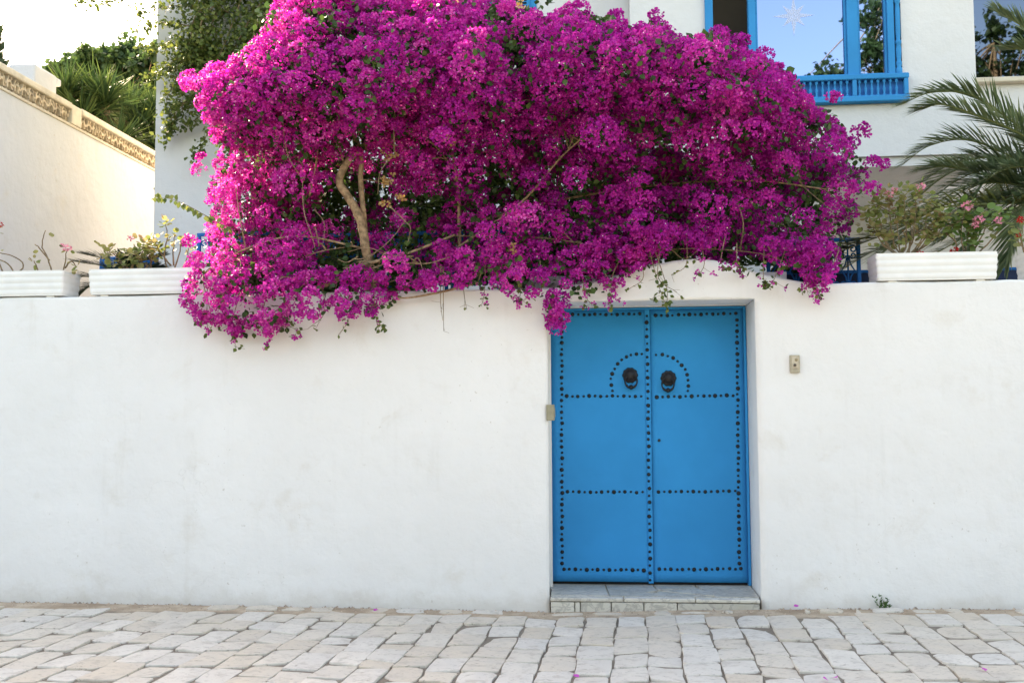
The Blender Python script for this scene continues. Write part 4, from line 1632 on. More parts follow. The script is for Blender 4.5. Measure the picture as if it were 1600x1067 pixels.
    limbs = [
        ([(-2.25, -.02, 2.38), (-2.079, -.02, 2.442), (-1.93, -.02, 2.538), (-1.682, .0, 2.607), (-1.534, .05, 2.653), (-1.2, .15, 2.8)], .026),
        ([(-1.188, .45, 2.0), (-1.188, .32, 2.644), (-1.186, .25, 3.143), (-1.201, .22, 3.295), (-1.236, .2, 3.472), (-1.311, .15, 3.652), (-1.4, .1, 4.1)], .026),
        ([(-1.190, .06, 3.2), (-1.05, 0, 3.42), (-.95, -.05, 3.52), (-.6, 0, 3.7)], .014),
        ([(-1.20, .06, 3.3), (-1.32, 0, 3.45), (-1.42, -.05, 3.52)], .012),
        ([(-1.2, .2, 2.7), (-.7, .05, 3.0), (-.448, -.02, 3.252), (-.352, -.06, 3.345), (-.233, -.10, 3.438), (-.138, -.12, 3.507), (.2, 0, 3.7)], .013),
        ([(-2.02, -.02, 3.32), (-2.06, -.03, 3.45), (-2.07, -.06, 3.62), (-2.12, -.1, 3.75)], .012),
        ([(-2.3, .0, 3.1), (-2.22, -.1, 3.35), (-2.2, -.1, 3.55)], .012),
        ([(-1.2, .35, 2.9), (-.4, .4, 3.1), (.4, .4, 3.2), (1.1, .35, 3.2), (1.6, .25, 3.1)], .016),
        ([(-1.2, .2, 2.8), (-.5, .1, 2.75), (.1, -.02, 2.62), (.6, .12, 2.65), (1.1, .12, 2.6), (1.4, 0, 2.45)], .009),
        ([(-1.9, .1, 2.7), (-2.4, .05, 2.8), (-2.8, 0, 2.7), (-3.1, -.08, 2.5)], .014),
        ([(-1.0, -.06, 2.40), (-1.3, -.06, 2.33), (-1.55, -.10, 2.29), (-1.66, -.08, 2.33)], .016),
        ([(-1.62, .0, 2.62), (-1.78, -.05, 2.53), (-2.05, -.08, 2.50), (-2.2, -.1, 2.55)], .008),
        ([(-2.3, -.2, 3.30), (-2.28, -.22, 2.95), (-2.22, -.2, 2.75), (-2.2, -.18, 2.65)], .006),
        ([(-2.2, -.22, 2.95), (-2.13, -.2, 2.85), (-2.14, -.18, 2.70)], .005),
        ([(-1.62, -.28, 2.95), (-1.50, -.3, 2.83), (-1.46, -.3, 2.78), (-1.48, -.28, 2.68)], .006),
        ([(-1.60, -.2, 3.36), (-1.70, -.22, 3.22), (-1.72, -.22, 3.05)], .006),
        ([(-2.3, -.1, 2.42), (-2.0, -.05, 2.50), (-1.7, .0, 2.72), (-1.55, 0, 2.9)], .007),
    ]
    for pts, r in limbs:
        m = MB()
        c = catmull(pts, 5)
        m.tube(c, [r * .68 * (1 - .5 * i / len(c)) for i in range(len(c))], 6)
        m.build('branch', M_BARK if r > .01 else M_TWIG, t, True)
    for _ in range(16):
        x, z = rg.uniform(-2.35, -1.4), rg.uniform(2.40, 2.72)
        p = Vector((x, rg.uniform(-.16, .06), z))
        q = p + Vector((rg.uniform(-.35, .35), rg.uniform(-.05, .05), rg.uniform(-.02, .16)))
        limbs.append(([p, p.lerp(q, .5) + Vector((0, -.03, rg.uniform(-.06, .06))), q], rg.uniform(.004, .008)))
        m = MB()
        c = catmull(limbs[-1][0], 5)
        m.tube(c, [limbs[-1][1] * (1 - .5 * i / len(c)) for i in range(len(c))], 5)
        m.build('branch', M_BARK, t, True)
    # fine twigs: from the limbs out to the clumps, and bare ends hanging over the wall
    m = MB()
    nodes = [Vector(p) for pts, r in limbs for p in catmull(pts, 3) if p.z > 2.4] + [p for p in ta if p.z > 2.5] + [p for p in tb if p.z > 2.5]
    for c in rg.sample(clumps, 230):
        e = Vector(c[:3])
        s = min(nodes, key=lambda q: (q - e).length + rg.uniform(0, .45))
        if (s - e).length > .55:
            continue
        mid = (s + e) / 2 + Vector((rg.gauss(0, .06), rg.gauss(-.04, .05), rg.gauss(.05, .06)))
        if (s.z < 2.45 or e.z < 2.45):
            mid.y = min(mid.y, -.06)
        m.tube(catmull([s, mid, e], 4), [.005 - .003 * i / 9 for i in range(9)], 4, False)
    HL, HB = [], []
    for x, z0, L, lf, fl in ((-3.05, 2.25, .2, 6, 3), (-2.8, 2.2, .26, 10, 3), (-2.62, 2.2, .2, 8, 5), (-2.40, 2.3, .26, 14, 4), (-2.2, 2.32, .25, 3, 0), (-2.02, 2.3, .28, 3, 1), (-1.95, 2.3, .16, 6, 5), (-1.75, 2.32, .26, 16, 2), (-1.25, 2.38, .26, 0, 0), (-1.16, 2.40, .2, 1, 0), (-1.22, 2.36, .32, 0, 0), (-.92, 2.42, .2, 4, 3), (-.66, 2.42, .16, 5, 4), (-.55, 2.4, .14, 3, 4), (-.22, 2.36, .16, 6, 5), (-.08, 2.42, .2, 6, 6), (.18, 2.52, .2, 5, 1), (.28, 2.5, .30, 14, 0), (.33, 2.48, .28, 8, 0), (.40, 2.5, .2, 2, 0), (.52, 2.55, .12, 3, 0), (.60, 2.60, .2, 2, 6), (.8, 2.55, .1, 8, 2), (.93, 2.5, .1, 8, 3), (1.08, 2.48, .14, 14, 2), (1.2, 2.46, .12, 5, 2), (1.32, 2.42, .12, 5, 4), (1.45, 2.42, .14, 5, 6), (1.5, 2.42, .18, 4, 5)):
        p0 = Vector((x + rg.uniform(-.05, .05), -.10, z0 + .15))
        p1 = Vector((x + rg.uniform(-.07, .07), -.13, z0 - L * .5))
        p2 = Vector((x + rg.uniform(-.12, .12), -.09, z0 - L))
        cc = catmull([p0, p1, p2], 5)
        m.tube(cc, [.0035 - .002 * i / len(cc) for i in range(len(cc))], 4, False)
        ends = list(cc[3:])
        for _ in range(3):
            q = rg.choice(cc[3:])
            q2 = q + Vector((rg.uniform(-.08, .08), -.01, rg.uniform(-.08, .02)))
            m.tube([q, q2], .0013, 3, False)
            ends += [q.lerp(q2, .6), q2]
        for _ in range(lf * 2):
            q = rg.choice(ends)
            HL.append((q.x + rg.gauss(0, .008), q.y + rg.gauss(0, .008), q.z + rg.gauss(0, .008)))
        for _ in range(fl * 3):
            q = rg.choice(ends)
            HB.append((q.x + rg.gauss(0, .016), q.y - abs(rg.gauss(0, .012)), q.z + rg.gauss(0, .016)))
    HL, HB = np.array(HL), np.array(HB)
    tag(scatter('hanging_leaves', LEAF_V, LEAF_F, HL, frames(nrg.normal(size=HL.shape) + np.array((0, -.5, -.5)), nrg.normal(size=HL.shape) * .6 + np.array((0, -1, .6))), nrg.uniform(.025, .045, len(HL)), M_VLEAF, t), kind='stuff')
    tag(scatter('hanging_bracts', bv, bf, HB, frames(nrg.normal(size=HB.shape) + np.array((0, -.6, 0))), nrg.uniform(.015, .023, len(HB)), M_BRACT, t, nrg.random(len(HB))), kind='stuff')
    # the sprig reaching left across the house
    sp = catmull([(-2.9, -.05, 2.85), (-3.031, -.05, 2.916), (-3.211, -.06, 3.02), (-3.365, -.06, 3.088), (-3.508, -.05, 3.112)], 5)
    m.tube(sp, [.004 - .003 * i / len(sp) for i in range(len(sp))], 4, False)
    o = m.build('twigs', M_TWIG, t)
    tag(o, kind='stuff')
    SP, SA = [], []
    for i, p in enumerate(sp):
        for s in (-1, 1):
            if rg.random() < .8:
                SP.append(tuple(p))
                SA.append((rg.uniform(-.5, .4), rg.uniform(-.4, .4), -1 if s < 0 else rg.uniform(-.9, .7)))
    SP = np.array(SP)
    o = scatter('sprig_leaves', LEAF_V, LEAF_F, SP, frames(np.array(SA, float), np.tile((0.1, -1., .5), (len(SP), 1))), nrg.uniform(.035, .06, len(SP)), M_VLEAF, t)
    tag(o, kind='stuff')
    return tag(t, 'huge magenta bougainvillea spilling over the white wall beside the blue door', 'bougainvillea')


build_bougainvillea()


# ------------------------------------------------------------------ green climber at the corner of the house
def build_climber():
    rg = random.Random(33)
    t = empty('green_climber', (-4.2, 3.5, 4.4))
    nodes = []
    m = MB()
    for k in range(15):
        x = rg.uniform(-4.7, -3.3)
        p = [Vector((x + rg.uniform(.1, .6), 3.45, 6.8)), Vector((x + .2, 3.35, 6.2)), Vector((x, 3.2 + rg.uniform(-.1, .2), 5.6 + rg.uniform(-.2, .2)))]
        zend = 4.55 + (x + 4.7) * -.05 + rg.uniform(0, .9)
        p.append(Vector((x + rg.uniform(-.25, .1), 3.25, (zend + 5.6) / 2)))
        p.append(Vector((x + rg.uniform(-.35, .1), 3.35, zend)))
        c = catmull(p, 6)
        m.tube(c, [.012 - .009 * i / len(c) for i in range(len(c))], 5, False)
        nodes += c
    ext = [[(-4.4, 3.3, 5.5), (-4.75, 3.3, 5.62), (-5.0, 3.35, 5.55), (-5.25, 3.35, 5.58)], [(-4.4, 3.3, 5.2), (-4.7, 3.3, 5.15), (-4.95, 3.4, 5.0), (-4.93, 3.45, 4.75), (-4.97, 3.45, 4.5)],
           [(-4.3, 3.3, 5.4), (-4.7, 3.3, 5.38), (-5.05, 3.4, 5.32)], [(-4.2, 3.3, 5.9), (-4.8, 3.3, 6.12), (-5.3, 3.3, 6.16), (-5.75, 3.3, 6.03)], [(-4.2, 3.3, 5.0), (-4.55, 3.35, 4.75), (-4.75, 3.4, 4.65)],
           [(-4.3, 3.3, 4.9), (-4.5, 3.35, 4.45), (-4.62, 3.4, 4.28)], [(-4.0, 3.3, 4.8), (-4.2, 3.35, 4.3), (-4.25, 3.4, 4.05)], [(-4.3, 3.3, 5.0), (-4.7, 3.3, 4.9), (-4.9, 3.4, 4.85)]]
    ext += [[(-4.6, 3.3, 5.75), (-4.95, 3.3, 5.82), (-5.28, 3.35, 5.75)], [(-4.6, 3.3, 5.3), (-4.95, 3.35, 5.28), (-5.2, 3.4, 5.2)], [(-4.5, 3.3, 6.0), (-4.9, 3.3, 6.0), (-5.35, 3.35, 5.95)], [(-4.6, 3.3, 4.95), (-4.85, 3.35, 4.7), (-4.9, 3.4, 4.62)], [(-4.4, 3.3, 6.1), (-5.0, 3.25, 6.22), (-5.5, 3.25, 6.15), (-5.95, 3.25, 6.06)]]
    ep = []
    for e in ext:
        c = catmull(e, 8)
        m.tube(c, [.007 - .005 * i / len(c) for i in range(len(c))], 4, False)
        ep += c
    m.build('stems', M_TWIG, t)
    P = []
    for p in nodes:
        dens = 24 if p.z > 4.9 else 14
        for _ in range(dens):
            P.append((p.x + rg.gauss(0, .10), min(3.56, p.y + rg.gauss(0, .11)), p.z + rg.gauss(0, .08)))
    for _ in range(4600):
        x, z = rg.uniform(-4.8, -3.2), rg.uniform(4.7, 6.9)
        if x < -4.75 + max(0, 5.6 - z) * .55 or noise.noise(Vector((x * 2.5, z * 2.5, 1))) < -.25:
            continue
        P.append((x, rg.uniform(3.05, 3.57), z))
    for p in ep:
        for _ in range(9):
            P.append((p.x + rg.gauss(0, .035), p.y + rg.gauss(0, .03), p.z + rg.gauss(0, .035)))
    P = np.array(P)
    A = nrg.normal(size=P.shape) + np.array((-.2, -.5, -.4))
    o = scatter('leaves', LEAF_V, LEAF_F, P, frames(A, nrg.normal(size=P.shape) * .7 + np.array((0, -.5, .8))), nrg.uniform(.030, .062, len(P)), M_VLEAF, t)
    tag(o, kind='stuff')
    # unseen leaves added round the corner to cut the side wall's bounce light
    SP = []
    while len(SP) < 6500:
        y, z = rg.uniform(3.85, 6.2), rg.uniform(3.6, 9.2)
        if noise.noise(Vector((y * 1.5, z * 1.2, 5))) < -.3 + max(0, y - 5) * .5:
            continue
        SP.append((-5.175 - rg.uniform(.0, .07), y, z))
    SP = np.array(SP)
    o = scatter('bounce_cut_leaves', LEAF_V, LEAF_F, SP, frames(nrg.normal(size=SP.shape) + np.array((-.5, 0, -.6)), nrg.normal(size=SP.shape) * .5 + np.array((-1., 0, .3))), nrg.uniform(.05, .09, len(SP)), M_VLEAF, t)
    tag(o, kind='stuff')
    return tag(t, 'green leafy climber hanging down the left corner of the house', 'climber')


build_climber()


# ------------------------------------------------------------------ date palm at right
def frond_mesh(name, pts, parent, leaf=.34, n=62, rad=.011, droop=.25, mat=None, wide=1.0, seed=0):
    rg = random.Random(seed)
    c = catmull(pts, 9)
    L = len(c)
    m = MB()
    m.tube(c, [rad * (1 - .85 * i / L) for i in range(L)], 5, False)
    bm = m.bm
    nf0 = len(bm.faces)
    bm.faces.ensure_lookup_table()
    for k in range(n):
        f = .12 + .88 * (k + rg.random() * .6) / n
        i = min(L - 2, int(f * (L - 1)))
        p = c[i].lerp(c[i + 1], f * (L - 1) - i)
        tng = (c[i + 1] - c[i]).normalized()
        side = tng.cross(Vector((0, 0, 1)))
        side = side.normalized() if side.length > .05 else Vector((0, 1, 0))
        up = side.cross(tng).normalized()
        ll = leaf * (1.0 - .55 * max(0, f - .45) / .55) * (.55 + .45 * min(1, f / .25)) * rg.uniform(.85, 1.1)
        for s in (-1, 1):
            ang = R(rg.uniform(38, 55)) * (1 - .55 * f)
            d = (tng * math.cos(ang) + side * s * math.sin(ang) + up * rg.uniform(.12, .42)).normalized()
            wv = d.cross(up).normalized() * (.0085 * (leaf / .34) * wide)
            q0 = p
            q1 = p + d * ll * .5 + Vector((0, 0, -droop * ll * .12))
            q2 = p + d * ll + Vector((0, 0, -droop * ll * .55))
            a, b = bm.verts.new(q0 - wv * .6), bm.verts.new(q0 + wv * .6)
            e, g = bm.verts.new(q1 - wv), bm.verts.new(q1 + wv)
            h = bm.verts.new(q2)
            bm.faces.new((a, b, g, e))
            bm.faces.new((e, g, h))
    me = bpy.data.meshes.new(name)
    bm.to_mesh(me)
    bm.free()
    o = link_mesh(name, me, M_RACH, parent)
    me.materials.append(mat or M_PALM)
    idx = [0] * nf0 + [1] * (len(me.polygons) - nf0)
    me.polygons.foreach_set('material_index', idx)
    return o


def build_palm():
    C = Vector((3.98, 1.5, 3.25))
    t = empty('date_palm', (C.x + .05, C.y, 0))
    m = MB()
    pr = []
    z = -.1
    k = 0
    while z < 3.2:
        pr += [(.17 + .03 * (k % 2), z), (.20 - .02 * (k % 2), z + .05)]
        z += .085
        k += 1
    m.lathe(pr, (C.x + .05, C.y, 0), 'z', 14)
    m.build('trunk', M_PBARK, t)
    F = [
        [C, (3.752, 1.35, 3.55), (3.454, 1.3, 3.78), (3.153, 1.25, 4.0), (2.932, 1.2, 4.085), (2.66, 1.15, 4.08), (2.403, 1.1, 3.97)],
        [C, (3.711, 1.3, 3.5), (3.416, 1.2, 3.702), (3.062, 1.1, 3.838), (2.715, 1.0, 3.93), (2.55, 1.0, 3.9)],
        [C, (3.95, 1.5, 3.84), (3.80, 1.5, 4.347), (3.60, 1.5, 4.693), (3.34, 1.5, 4.89)],
        [C, (3.7, 1.3, 3.20), (3.348, 1.2, 3.29), (2.994, 1.1, 3.383), (2.7, 1.0, 3.42), (2.551, 1.0, 3.397)],
        [C, (3.572, 1.2, 3.12), (2.95, .95, 3.14), (2.45, .75, 3.0), (2.0, .60, 2.80), (1.70, .52, 2.66), (1.60, .50, 2.60)],
        [C, (3.443, .9, 3.25), (3.243, .75, 3.07), (3.114, .65, 2.849), (3.02, .6, 2.56)],
        [C, (3.611, 1.2, 3.24), (3.06, 1.0, 3.275), (2.7, .8, 3.12), (2.305, .6, 2.76)],
        [C, (3.6, 1.35, 3.45), (3.2, 1.3, 3.55), (2.85, 1.3, 3.5), (2.6, 1.3, 3.35)],
        [C, (3.7, 1.2, 3.3), (3.3, 1.0, 3.2), (2.9, .85, 3.0), (2.55, .7, 2.75)],
        [C, (3.65, 1.6, 3.4), (3.2, 1.9, 3.45), (2.8, 2.1, 3.2), (2.5, 2.3, 2.9)],
        [C, (3.6, 1.4, 3.15), (3.2, 1.3, 3.0), (2.7, 1.2, 2.75), (2.3, 1.1, 2.5)],
        [C, (3.75, 1.0, 3.4), (3.6, .6, 3.4), (3.45, .35, 3.2), (3.35, .2, 2.9)],
        [C, (3.6, 1.5, 3.5), (3.1, 1.5, 3.75), (2.75, 1.5, 3.72), (2.5, 1.5, 3.55)],
        [C, (3.98, 1.6, 3.9), (3.9, 1.7, 4.4), (3.75, 1.8, 4.8), (3.55, 1.9, 5.0)],
        [C, (3.9, 1.4, 3.8), (3.75, 1.3, 4.2), (3.55, 1.25, 4.42), (3.3, 1.2, 4.45)],
        [C, (3.65, 1.2, 3.35), (3.3, 1.0, 3.4), (3.0, .85, 3.28), (2.75, .75, 3.0)],
        [C, (3.6, 1.1, 3.2), (3.2, .85, 3.1), (2.9, .7, 2.9), (2.7, .6, 2.6)],
        [C, (3.6, 1.3, 3.3), (3.15, 1.15, 3.42), (2.8, 1.05, 3.3), (2.5, 1.0, 3.05)],
        [C, (3.55, 1.4, 3.2), (3.1, 1.35, 3.15), (2.6, 1.3, 2.95), (2.15, 1.2, 2.7)],
    ]
    for i, (ax, zz) in enumerate(((20, .9), (60, .5), (100, 1.0), (150, .6), (-20, .4), (-50, .8), (-75, .3), (120, .2))):
        d = Vector((math.cos(R(ax)), math.sin(R(ax)), 0))
        F.append([C, C + d * .5 + Vector((0, 0, .4 * zz + .1)), C + d * 1.0 + Vector((0, 0, .6 * zz)), C + d * 1.5 + Vector((0, 0, .4 * zz - .2))])
    F.append([C, (3.4, .95, 3.1), (2.62, .64, 3.02), (2.40, .62, 2.94), (2.18, .60, 2.83), (1.95, .58, 2.74), (1.74, .56, 2.66)])
    F.append([C, (3.3, 1.0, 3.0), (2.7, .75, 2.9), (2.3, .66, 2.78), (2.0, .62, 2.66), (1.80, .6, 2.54)])
    ydry = foliage('yellowing_leaflet', [(.10, .12, .03), (.22, .21, .06)], .25, .5)
    for i, pts in enumerate(F):
        frond_mesh('frond', pts, t, leaf=.38, n=92, seed=i, mat=ydry if i == 4 or i == len(F) - 2 else None)
    return tag(t, 'date palm with long feathery fronds reaching in from the right edge', 'palm tree')


build_palm()


def build_small_palm():
    C = Vector((-3.93, .34, 2.50))
    t = empty('small_palm', (C.x, C.y, 0))
    MB().lathe([(.05, 0), (.06, 1.2), (.055, 2.0), (.04, 2.48)], (C.x, C.y, 0), 'z', 9).build('trunk', M_PBARK, t)
    dk = foliage('dark_palm_leaflet', [(.012, .035, .018), (.03, .06, .025)], .2, .4)
    for i, (dx, dy, h1, h2) in enumerate(((-.42, -.05, .16, .20), (-.48, -.06, .05, .02), (-.36, -.05, .22, .27), (-.40, .0, -.02, -.12), (.3, .05, .2, .25), (.4, 0, .12, .1), (-.1, .3, .2, .3), (.12, -.1, .18, .22), (-.3, .2, .12, .12))):
        pts = [C, C + Vector((dx * .35, dy * .5, h1 * .8)), C + Vector((dx * .7, dy, h1)), C + Vector((dx, dy, h2 * .9))]
        frond_mesh('frond', pts, t, leaf=.17, n=44, rad=.006, seed=50 + i, mat=dk, wide=2.4)
    return tag(t, 'small dark green palm between the two left planters', 'palm')


build_small_palm()


# ------------------------------------------------------------------ trees beyond the side wall
def yucca(loc, heads, label, seed):
    rg = random.Random(seed)
    t = empty('yucca', loc)
    b = Vector(loc)
    for hx, hy, hz in heads:
        e = Vector((hx, hy, hz))
        m = MB()
        c = catmull([b + Vector((rg.uniform(-.15, .15), rg.uniform(-.15, .15), 0)), b.lerp(e, .5) + Vector((0, 0, .2)), e], 6)
        m.tube(c, [.13 - .05 * i / len(c) for i in range(len(c))], 7)
        m.build('trunk', M_PBARK, t, True)
        n = 280
        d = nrg.normal(size=(n, 3))
        d[:, 2] = np.abs(d[:, 2]) * .9 - .15
        d /= np.linalg.norm(d, axis=1, keepdims=True)
        P = np.array(e) + d * .05 + np.array((0, 0, 1)) * nrg.uniform(-.15, .1, (n, 1))
        sv = [(-.02, 0, 0), (.02, 0, 0), (.023, .5, .02), (-.023, .5, .02), (0, 1, -.06)]
        sf = [(0, 1, 2), (0, 2, 3), (3, 2, 4)]
        scatter('rosette', sv, sf, P, frames(d, np.tile((0, 0, 1.), (n, 1)) + nrg.normal(size=(n, 3)) * .3), nrg.uniform(.42, .75, n), M_YLEAF, t)
        n = 90
        d = nrg.normal(size=(n, 3)) * np.array((.5, .5, .1)) + np.array((0, 0, -1.0))
        d /= np.linalg.norm(d, axis=1, keepdims=True)
        P = np.array(e) + np.array((0, 0, 1)) * nrg.uniform(-.9, -.05, (n, 1)) + d * .05
        scatter('dry_skirt', sv, sf, P, frames(d), nrg.uniform(.4, .7, n), M_YDRY, t)
    return tag(t, label, 'yucca', 'yuccas behind the side wall')


yucca((-8.8, 9.0, 0), [(-9.15, 8.9, 6.85), (-8.80, 8.8, 6.35), (-8.55, 9.1, 6.75), (-8.9, 9.4, 7.0), (-8.2, 8.9, 5.95)], 'sunlit yucca rising right beside the small chimney box', 3)
yucca((-8.5, 10.4, 0), [(-8.45, 10.2, 6.55), (-8.75, 10.4, 6.95), (-8.05, 10.1, 6.25), (-8.3, 10.6, 6.9), (-7.85, 10.3, 5.9)], 'middle dark yucca clump behind the tile edged wall', 4)
yucca((-8.6, 12.2, 0), [(-9.0, 12.0, 7.3), (-8.55, 12.2, 7.0), (-8.75, 11.8, 6.6), (-8.2, 12.4, 6.5), (-9.4, 12.1, 7.2)], 'yucca clump with dry skirt next to the house corner', 5)


def broad_tree(name, loc, blobs, label, n_leaf, seed, leaf=(.10, .17), mat=None, trunk_r=.16, cat='tree', trunk_to=None):
    rg = random.Random(seed)
    t = empty(name, loc)
    b = Vector(loc)
    m = MB()
    top = Vector(trunk_to) if trunk_to else Vector(blobs[0][:3])
    c = catmull([b, b.lerp(top, .5) + Vector((rg.uniform(-.2, .2), rg.uniform(-.2, .2), 0)), top], 6)
    m.tube(c, [trunk_r * (1 - .6 * i / len(c)) for i in range(len(c))], 8)
    tips = []
    for bl in blobs:
        e = Vector(bl[:3])
        for k in range(7):
            q = e + Vector((rg.gauss(0, .6), rg.gauss(0, .6), rg.gauss(0, .5))) * bl[3]
            s = c[rg.randrange(len(c) // 2, len(c))]
            cc = catmull([s, s.lerp(q, .5) + Vector((0, 0, .15)), q], 4)
            m.tube(cc, [.035 - .028 * i / len(cc) for i in range(len(cc))], 4, False)
            tips.append((q, bl[3]))
    m.build('trunk', M_BARK, t, True)
    P = []
    per = max(1, n_leaf // len(tips))
    for q, r in tips:
        for _ in range(4):
            cq = q + Vector((rg.gauss(0, .3), rg.gauss(0, .3), rg.gauss(0, .25))) * r
            for _ in range(per // 4):
                P.append((cq.x + rg.gauss(0, .13) * r, cq.y + rg.gauss(0, .13) * r, cq.z + rg.gauss(0, .11) * r))
    P = np.array(P)
    A = nrg.normal(size=P.shape) + np.array((0, 0, -.35))
    o = scatter('crown', LEAF_V, LEAF_F, P, frames(A, nrg.normal(size=P.shape) * .8 + np.array((0, 0, 1.0))), nrg.uniform(leaf[0], leaf[1], len(P)), mat or M_TLEAF, t)
    tag(o, kind='stuff')
    return tag(t, label, cat)


broad_tree('broadleaf_tree', (-11.3, 15.2, 0), [(-11.3, 15.0, 8.9, .8), (-10.8, 15.1, 9.2, .7), (-11.9, 15.2, 9.1, .7), (-12.4, 15.2, 9.3, .55), (-12.9, 15.3, 9.4, .45), (-11.5, 15.2, 9.5, .5), (-10.6, 15.2, 9.5, .55), (-10.3, 15.0, 8.9, .7), (-10.1, 15.2, 8.2, .8), (-10.9, 15.2, 8.3, .8), (-11.7, 15.2, 8.4, .7), (-12.4, 15.2, 8.7, .5), (-9.9, 15.4, 9.4, .5)],
           'broadleaved tree rising behind the yuccas at upper left', 20000, 8, (.09, .18))
broad_tree('shrub', (-9.8, 9.2, 0), [(-9.9, 9.2, 6.6, .45), (-9.7, 8.6, 6.3, .4)], 'leafy bush tip behind the chimney box at the left edge', 900, 9, (.09, .15), trunk_r=.08, cat='bush')


def cypress():
    rg = random.Random(3)
    t = empty('cypress', (-13.75, 14.0, 0))
    MB().lathe([(.16, 0), (.12, 4), (.03, 9.6)], (-13.75, 14, 0), 'z', 8).build('trunk', M_PBARK, t)
    P = []
    while len(P) < 5000:
        z = rg.uniform(1, 10.2)
        r = .62 * min(1, (10.25 - z) / 3.5) ** .7
        a = rg.uniform(0, 2 * PI)
        q = r * math.sqrt(rg.random()) * (1 + .25 * noise.noise(Vector((math.cos(a) * 2, math.sin(a) * 2, z * 1.5))))
        P.append((-13.75 + q * math.cos(a), 14 + q * math.sin(a), z))
    P = np.array(P)
    A = nrg.normal(size=P.shape) * .35 + np.array((0, 0, 1.0))
    o = scatter('crown', SLIM_V, SLIM_F, P, frames(A), nrg.uniform(.2, .38, len(P)), M_CYP, t)
    tag(o, kind='stuff')
    tag(t, 'dark cypress just showing at the far left edge', 'cypress')


cypress()

# trees across the street, seen mirrored in the bay window
broad_tree('street_tree', (8.2, -15.5, 0), [(7.4, -15.0, 12.4, .75), (6.9, -15.2, 11.5, .7), (7.6, -15.3, 10.6, .8), (6.6, -15.0, 10.6, .55), (7.9, -15.6, 13.4, .7), (8.6, -15.4, 11.4, .9), (6.0, -15.0, 10.4, .5), (8.6, -15.6, 9.6, 1.1), (7.3, -15.2, 9.4, .9)],
           'tree across the street mirrored in the panes of the bay window', 4200, 14, (.11, .20), cat='tree', trunk_to=(8.0, -15.4, 13))


def add_sky_blocker():  # unseen mass of leaves added to block the low sky
    rg = random.Random(77)
    P = []
    for _ in range(26000):
        x = rg.uniform(-34, 34)
        top = 4.6 + 1.1 * noise.noise(Vector((x * .25, 3, 0))) + .6 * noise.noise(Vector((x * .9, 7, 0)))
        z = top * (1 - rg.random() ** 1.6)
        P.append((x, -13.2 - rg.random() * 2.5, z))
    P = np.array(P)
    o = scatter('added_sky_blocker_wood', LEAF_V, LEAF_F, P, frames(nrg.normal(size=P.shape), nrg.normal(size=P.shape) + np.array((0, .8, .8))), nrg.uniform(.25, .5, len(P)), M_BLEAF)
    tag(o, 'low wood added across the street to hold back low sky light', 'wood', kind='stuff')


add_sky_blocker()


broad_tree('street_tree', (11.2, -15.8, 0), [(10.2, -15.4, 11.2, .7), (10.8, -15.6, 10.3, .8), (11.4, -15.4, 11.6, .8), (9.8, -15.4, 9.8, .6), (11.8, -15.8, 9.8, 1.0), (10.6, -15.6, 12.4, .5)],
           'tree across the street mirrored in the far right window', 2600, 15, (.12, .22), cat='tree', trunk_to=(11, -15.6, 12))


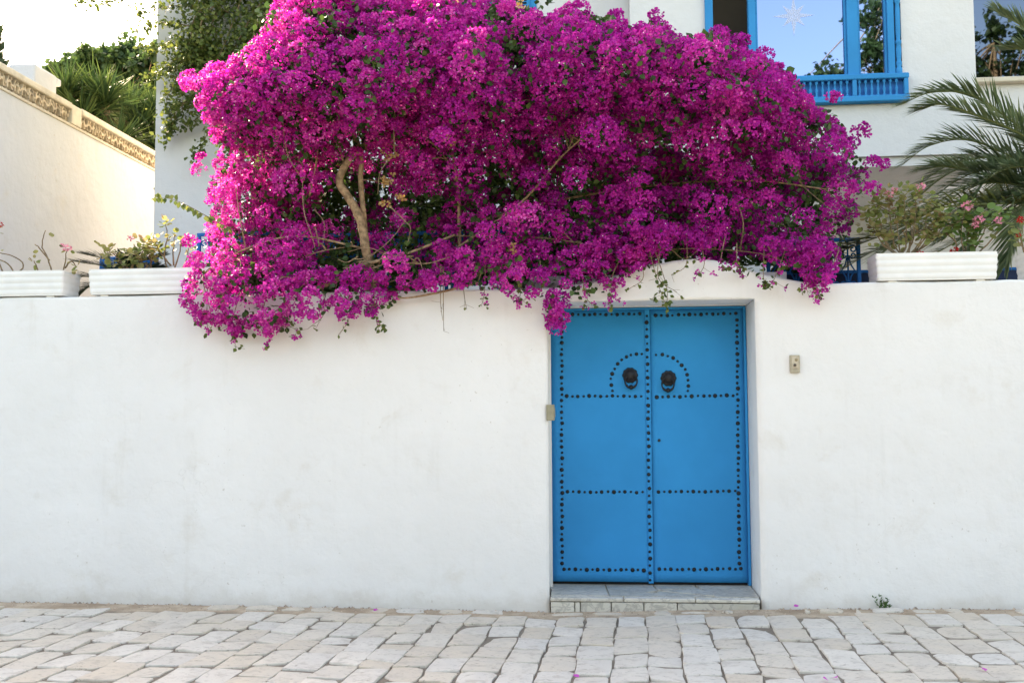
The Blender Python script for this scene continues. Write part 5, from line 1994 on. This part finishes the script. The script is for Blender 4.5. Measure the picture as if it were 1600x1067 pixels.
# ------------------------------------------------------------------ small things at the foot of the wall
def weed():
    rg = random.Random(2)
    t = empty('weed', (1.86, -.06, .045))
    P, A = [], []
    m = MB()
    for k in range(9):
        d = Vector((rg.gauss(0, .45), rg.gauss(-.2, .3), 1)).normalized()
        L = rg.uniform(.05, .10)
        b = Vector((1.863 + rg.gauss(0, .012), -.055 + rg.gauss(0, .008), .04))
        c = [b, b + d * L * .5, b + d * L + Vector((rg.gauss(0, .015), 0, 0))]
        m.tube(c, [.002, .0016, .001], 4, False)
        for i in range(7):
            f = rg.random()
            P.append(tuple(b + d * L * f))
            A.append((rg.gauss(0, .8), rg.gauss(-.2, .6), .6))
    m.build('stems', M_VLEAF, t)
    P = np.array(P)
    o = scatter('leaves', SLIM_V, SLIM_F, P, frames(np.array(A)), nrg.uniform(.02, .038, len(P)), foliage('weed_leaf', [(.03, .09, .02), (.07, .15, .04)], .3), t)
    tag(t, 'small green weed growing at the foot of the wall right of the door', 'weed')


weed()


def petals():
    for x, y, z, lab in ((1.241, -.08, .062, 'fallen magenta bract at the foot of the wall right of the step'), (-.206, -2.01, .012, 'fallen magenta bract on the cobbles near the bottom centre'), (1.981, -1.757, .022, 'fallen magenta bract on the cobbles at lower right'), (1.15, -1.93, .018, 'faded fallen bract on the cobbles below the bell plate'), (1.10, -2.0, .018, 'second faded bract nearest the bottom edge below the bell plate'), (-1.75, -.18, .014, 'fallen bract in the dirt below the left of the flowers')):
        P = np.array([(x, y, z)])
        o = scatter('fallen_bract', LEAF_V, LEAF_F, P, frames(np.array([(rng.gauss(0, 1), rng.gauss(0, 1), .25)]), np.array([(rng.gauss(0, .4), -.4, 1.)])), .042, M_MAGP)
        tag(o, lab, 'fallen bract', 'bracts fallen on the street')


petals()


def rubble():
    rg = random.Random(12)
    P, S = [], []
    for _ in range(900):
        x = rg.uniform(-5.2, 3.4)
        y = -.01 - abs(rg.gauss(0, .05)) if rg.random() < .6 else -rg.uniform(.02, .26)
        if -.5 < x < 1.03:
            y -= .055
        P.append((x, y, gz(x, y) - .008))
        S.append(rg.uniform(.004, .013) * (1 if rg.random() > .08 else 1.9))
    v = [(-1, -.6, -.4), (.9, -.8, -.4), (1, .7, -.4), (-.7, .9, -.4), (.1, 0, .7), (.5, -.2, .5)]
    f = [(0, 1, 4), (1, 5, 4), (1, 2, 5), (2, 4, 5), (2, 3, 4), (3, 0, 4)]
    P = np.array(P)
    a = nrg.uniform(0, 2 * PI, len(P))
    ax = np.stack((np.cos(a), np.sin(a), np.zeros(len(P))), 1)
    o = scatter('loose_rubble', v, f, P, frames(ax, np.tile((0, 0, 1.), (len(P), 1))), np.array(S), M_PEB)
    tag(o, 'loose grit and crumbs of plaster along the foot of the wall', 'grit', kind='stuff')


rubble()
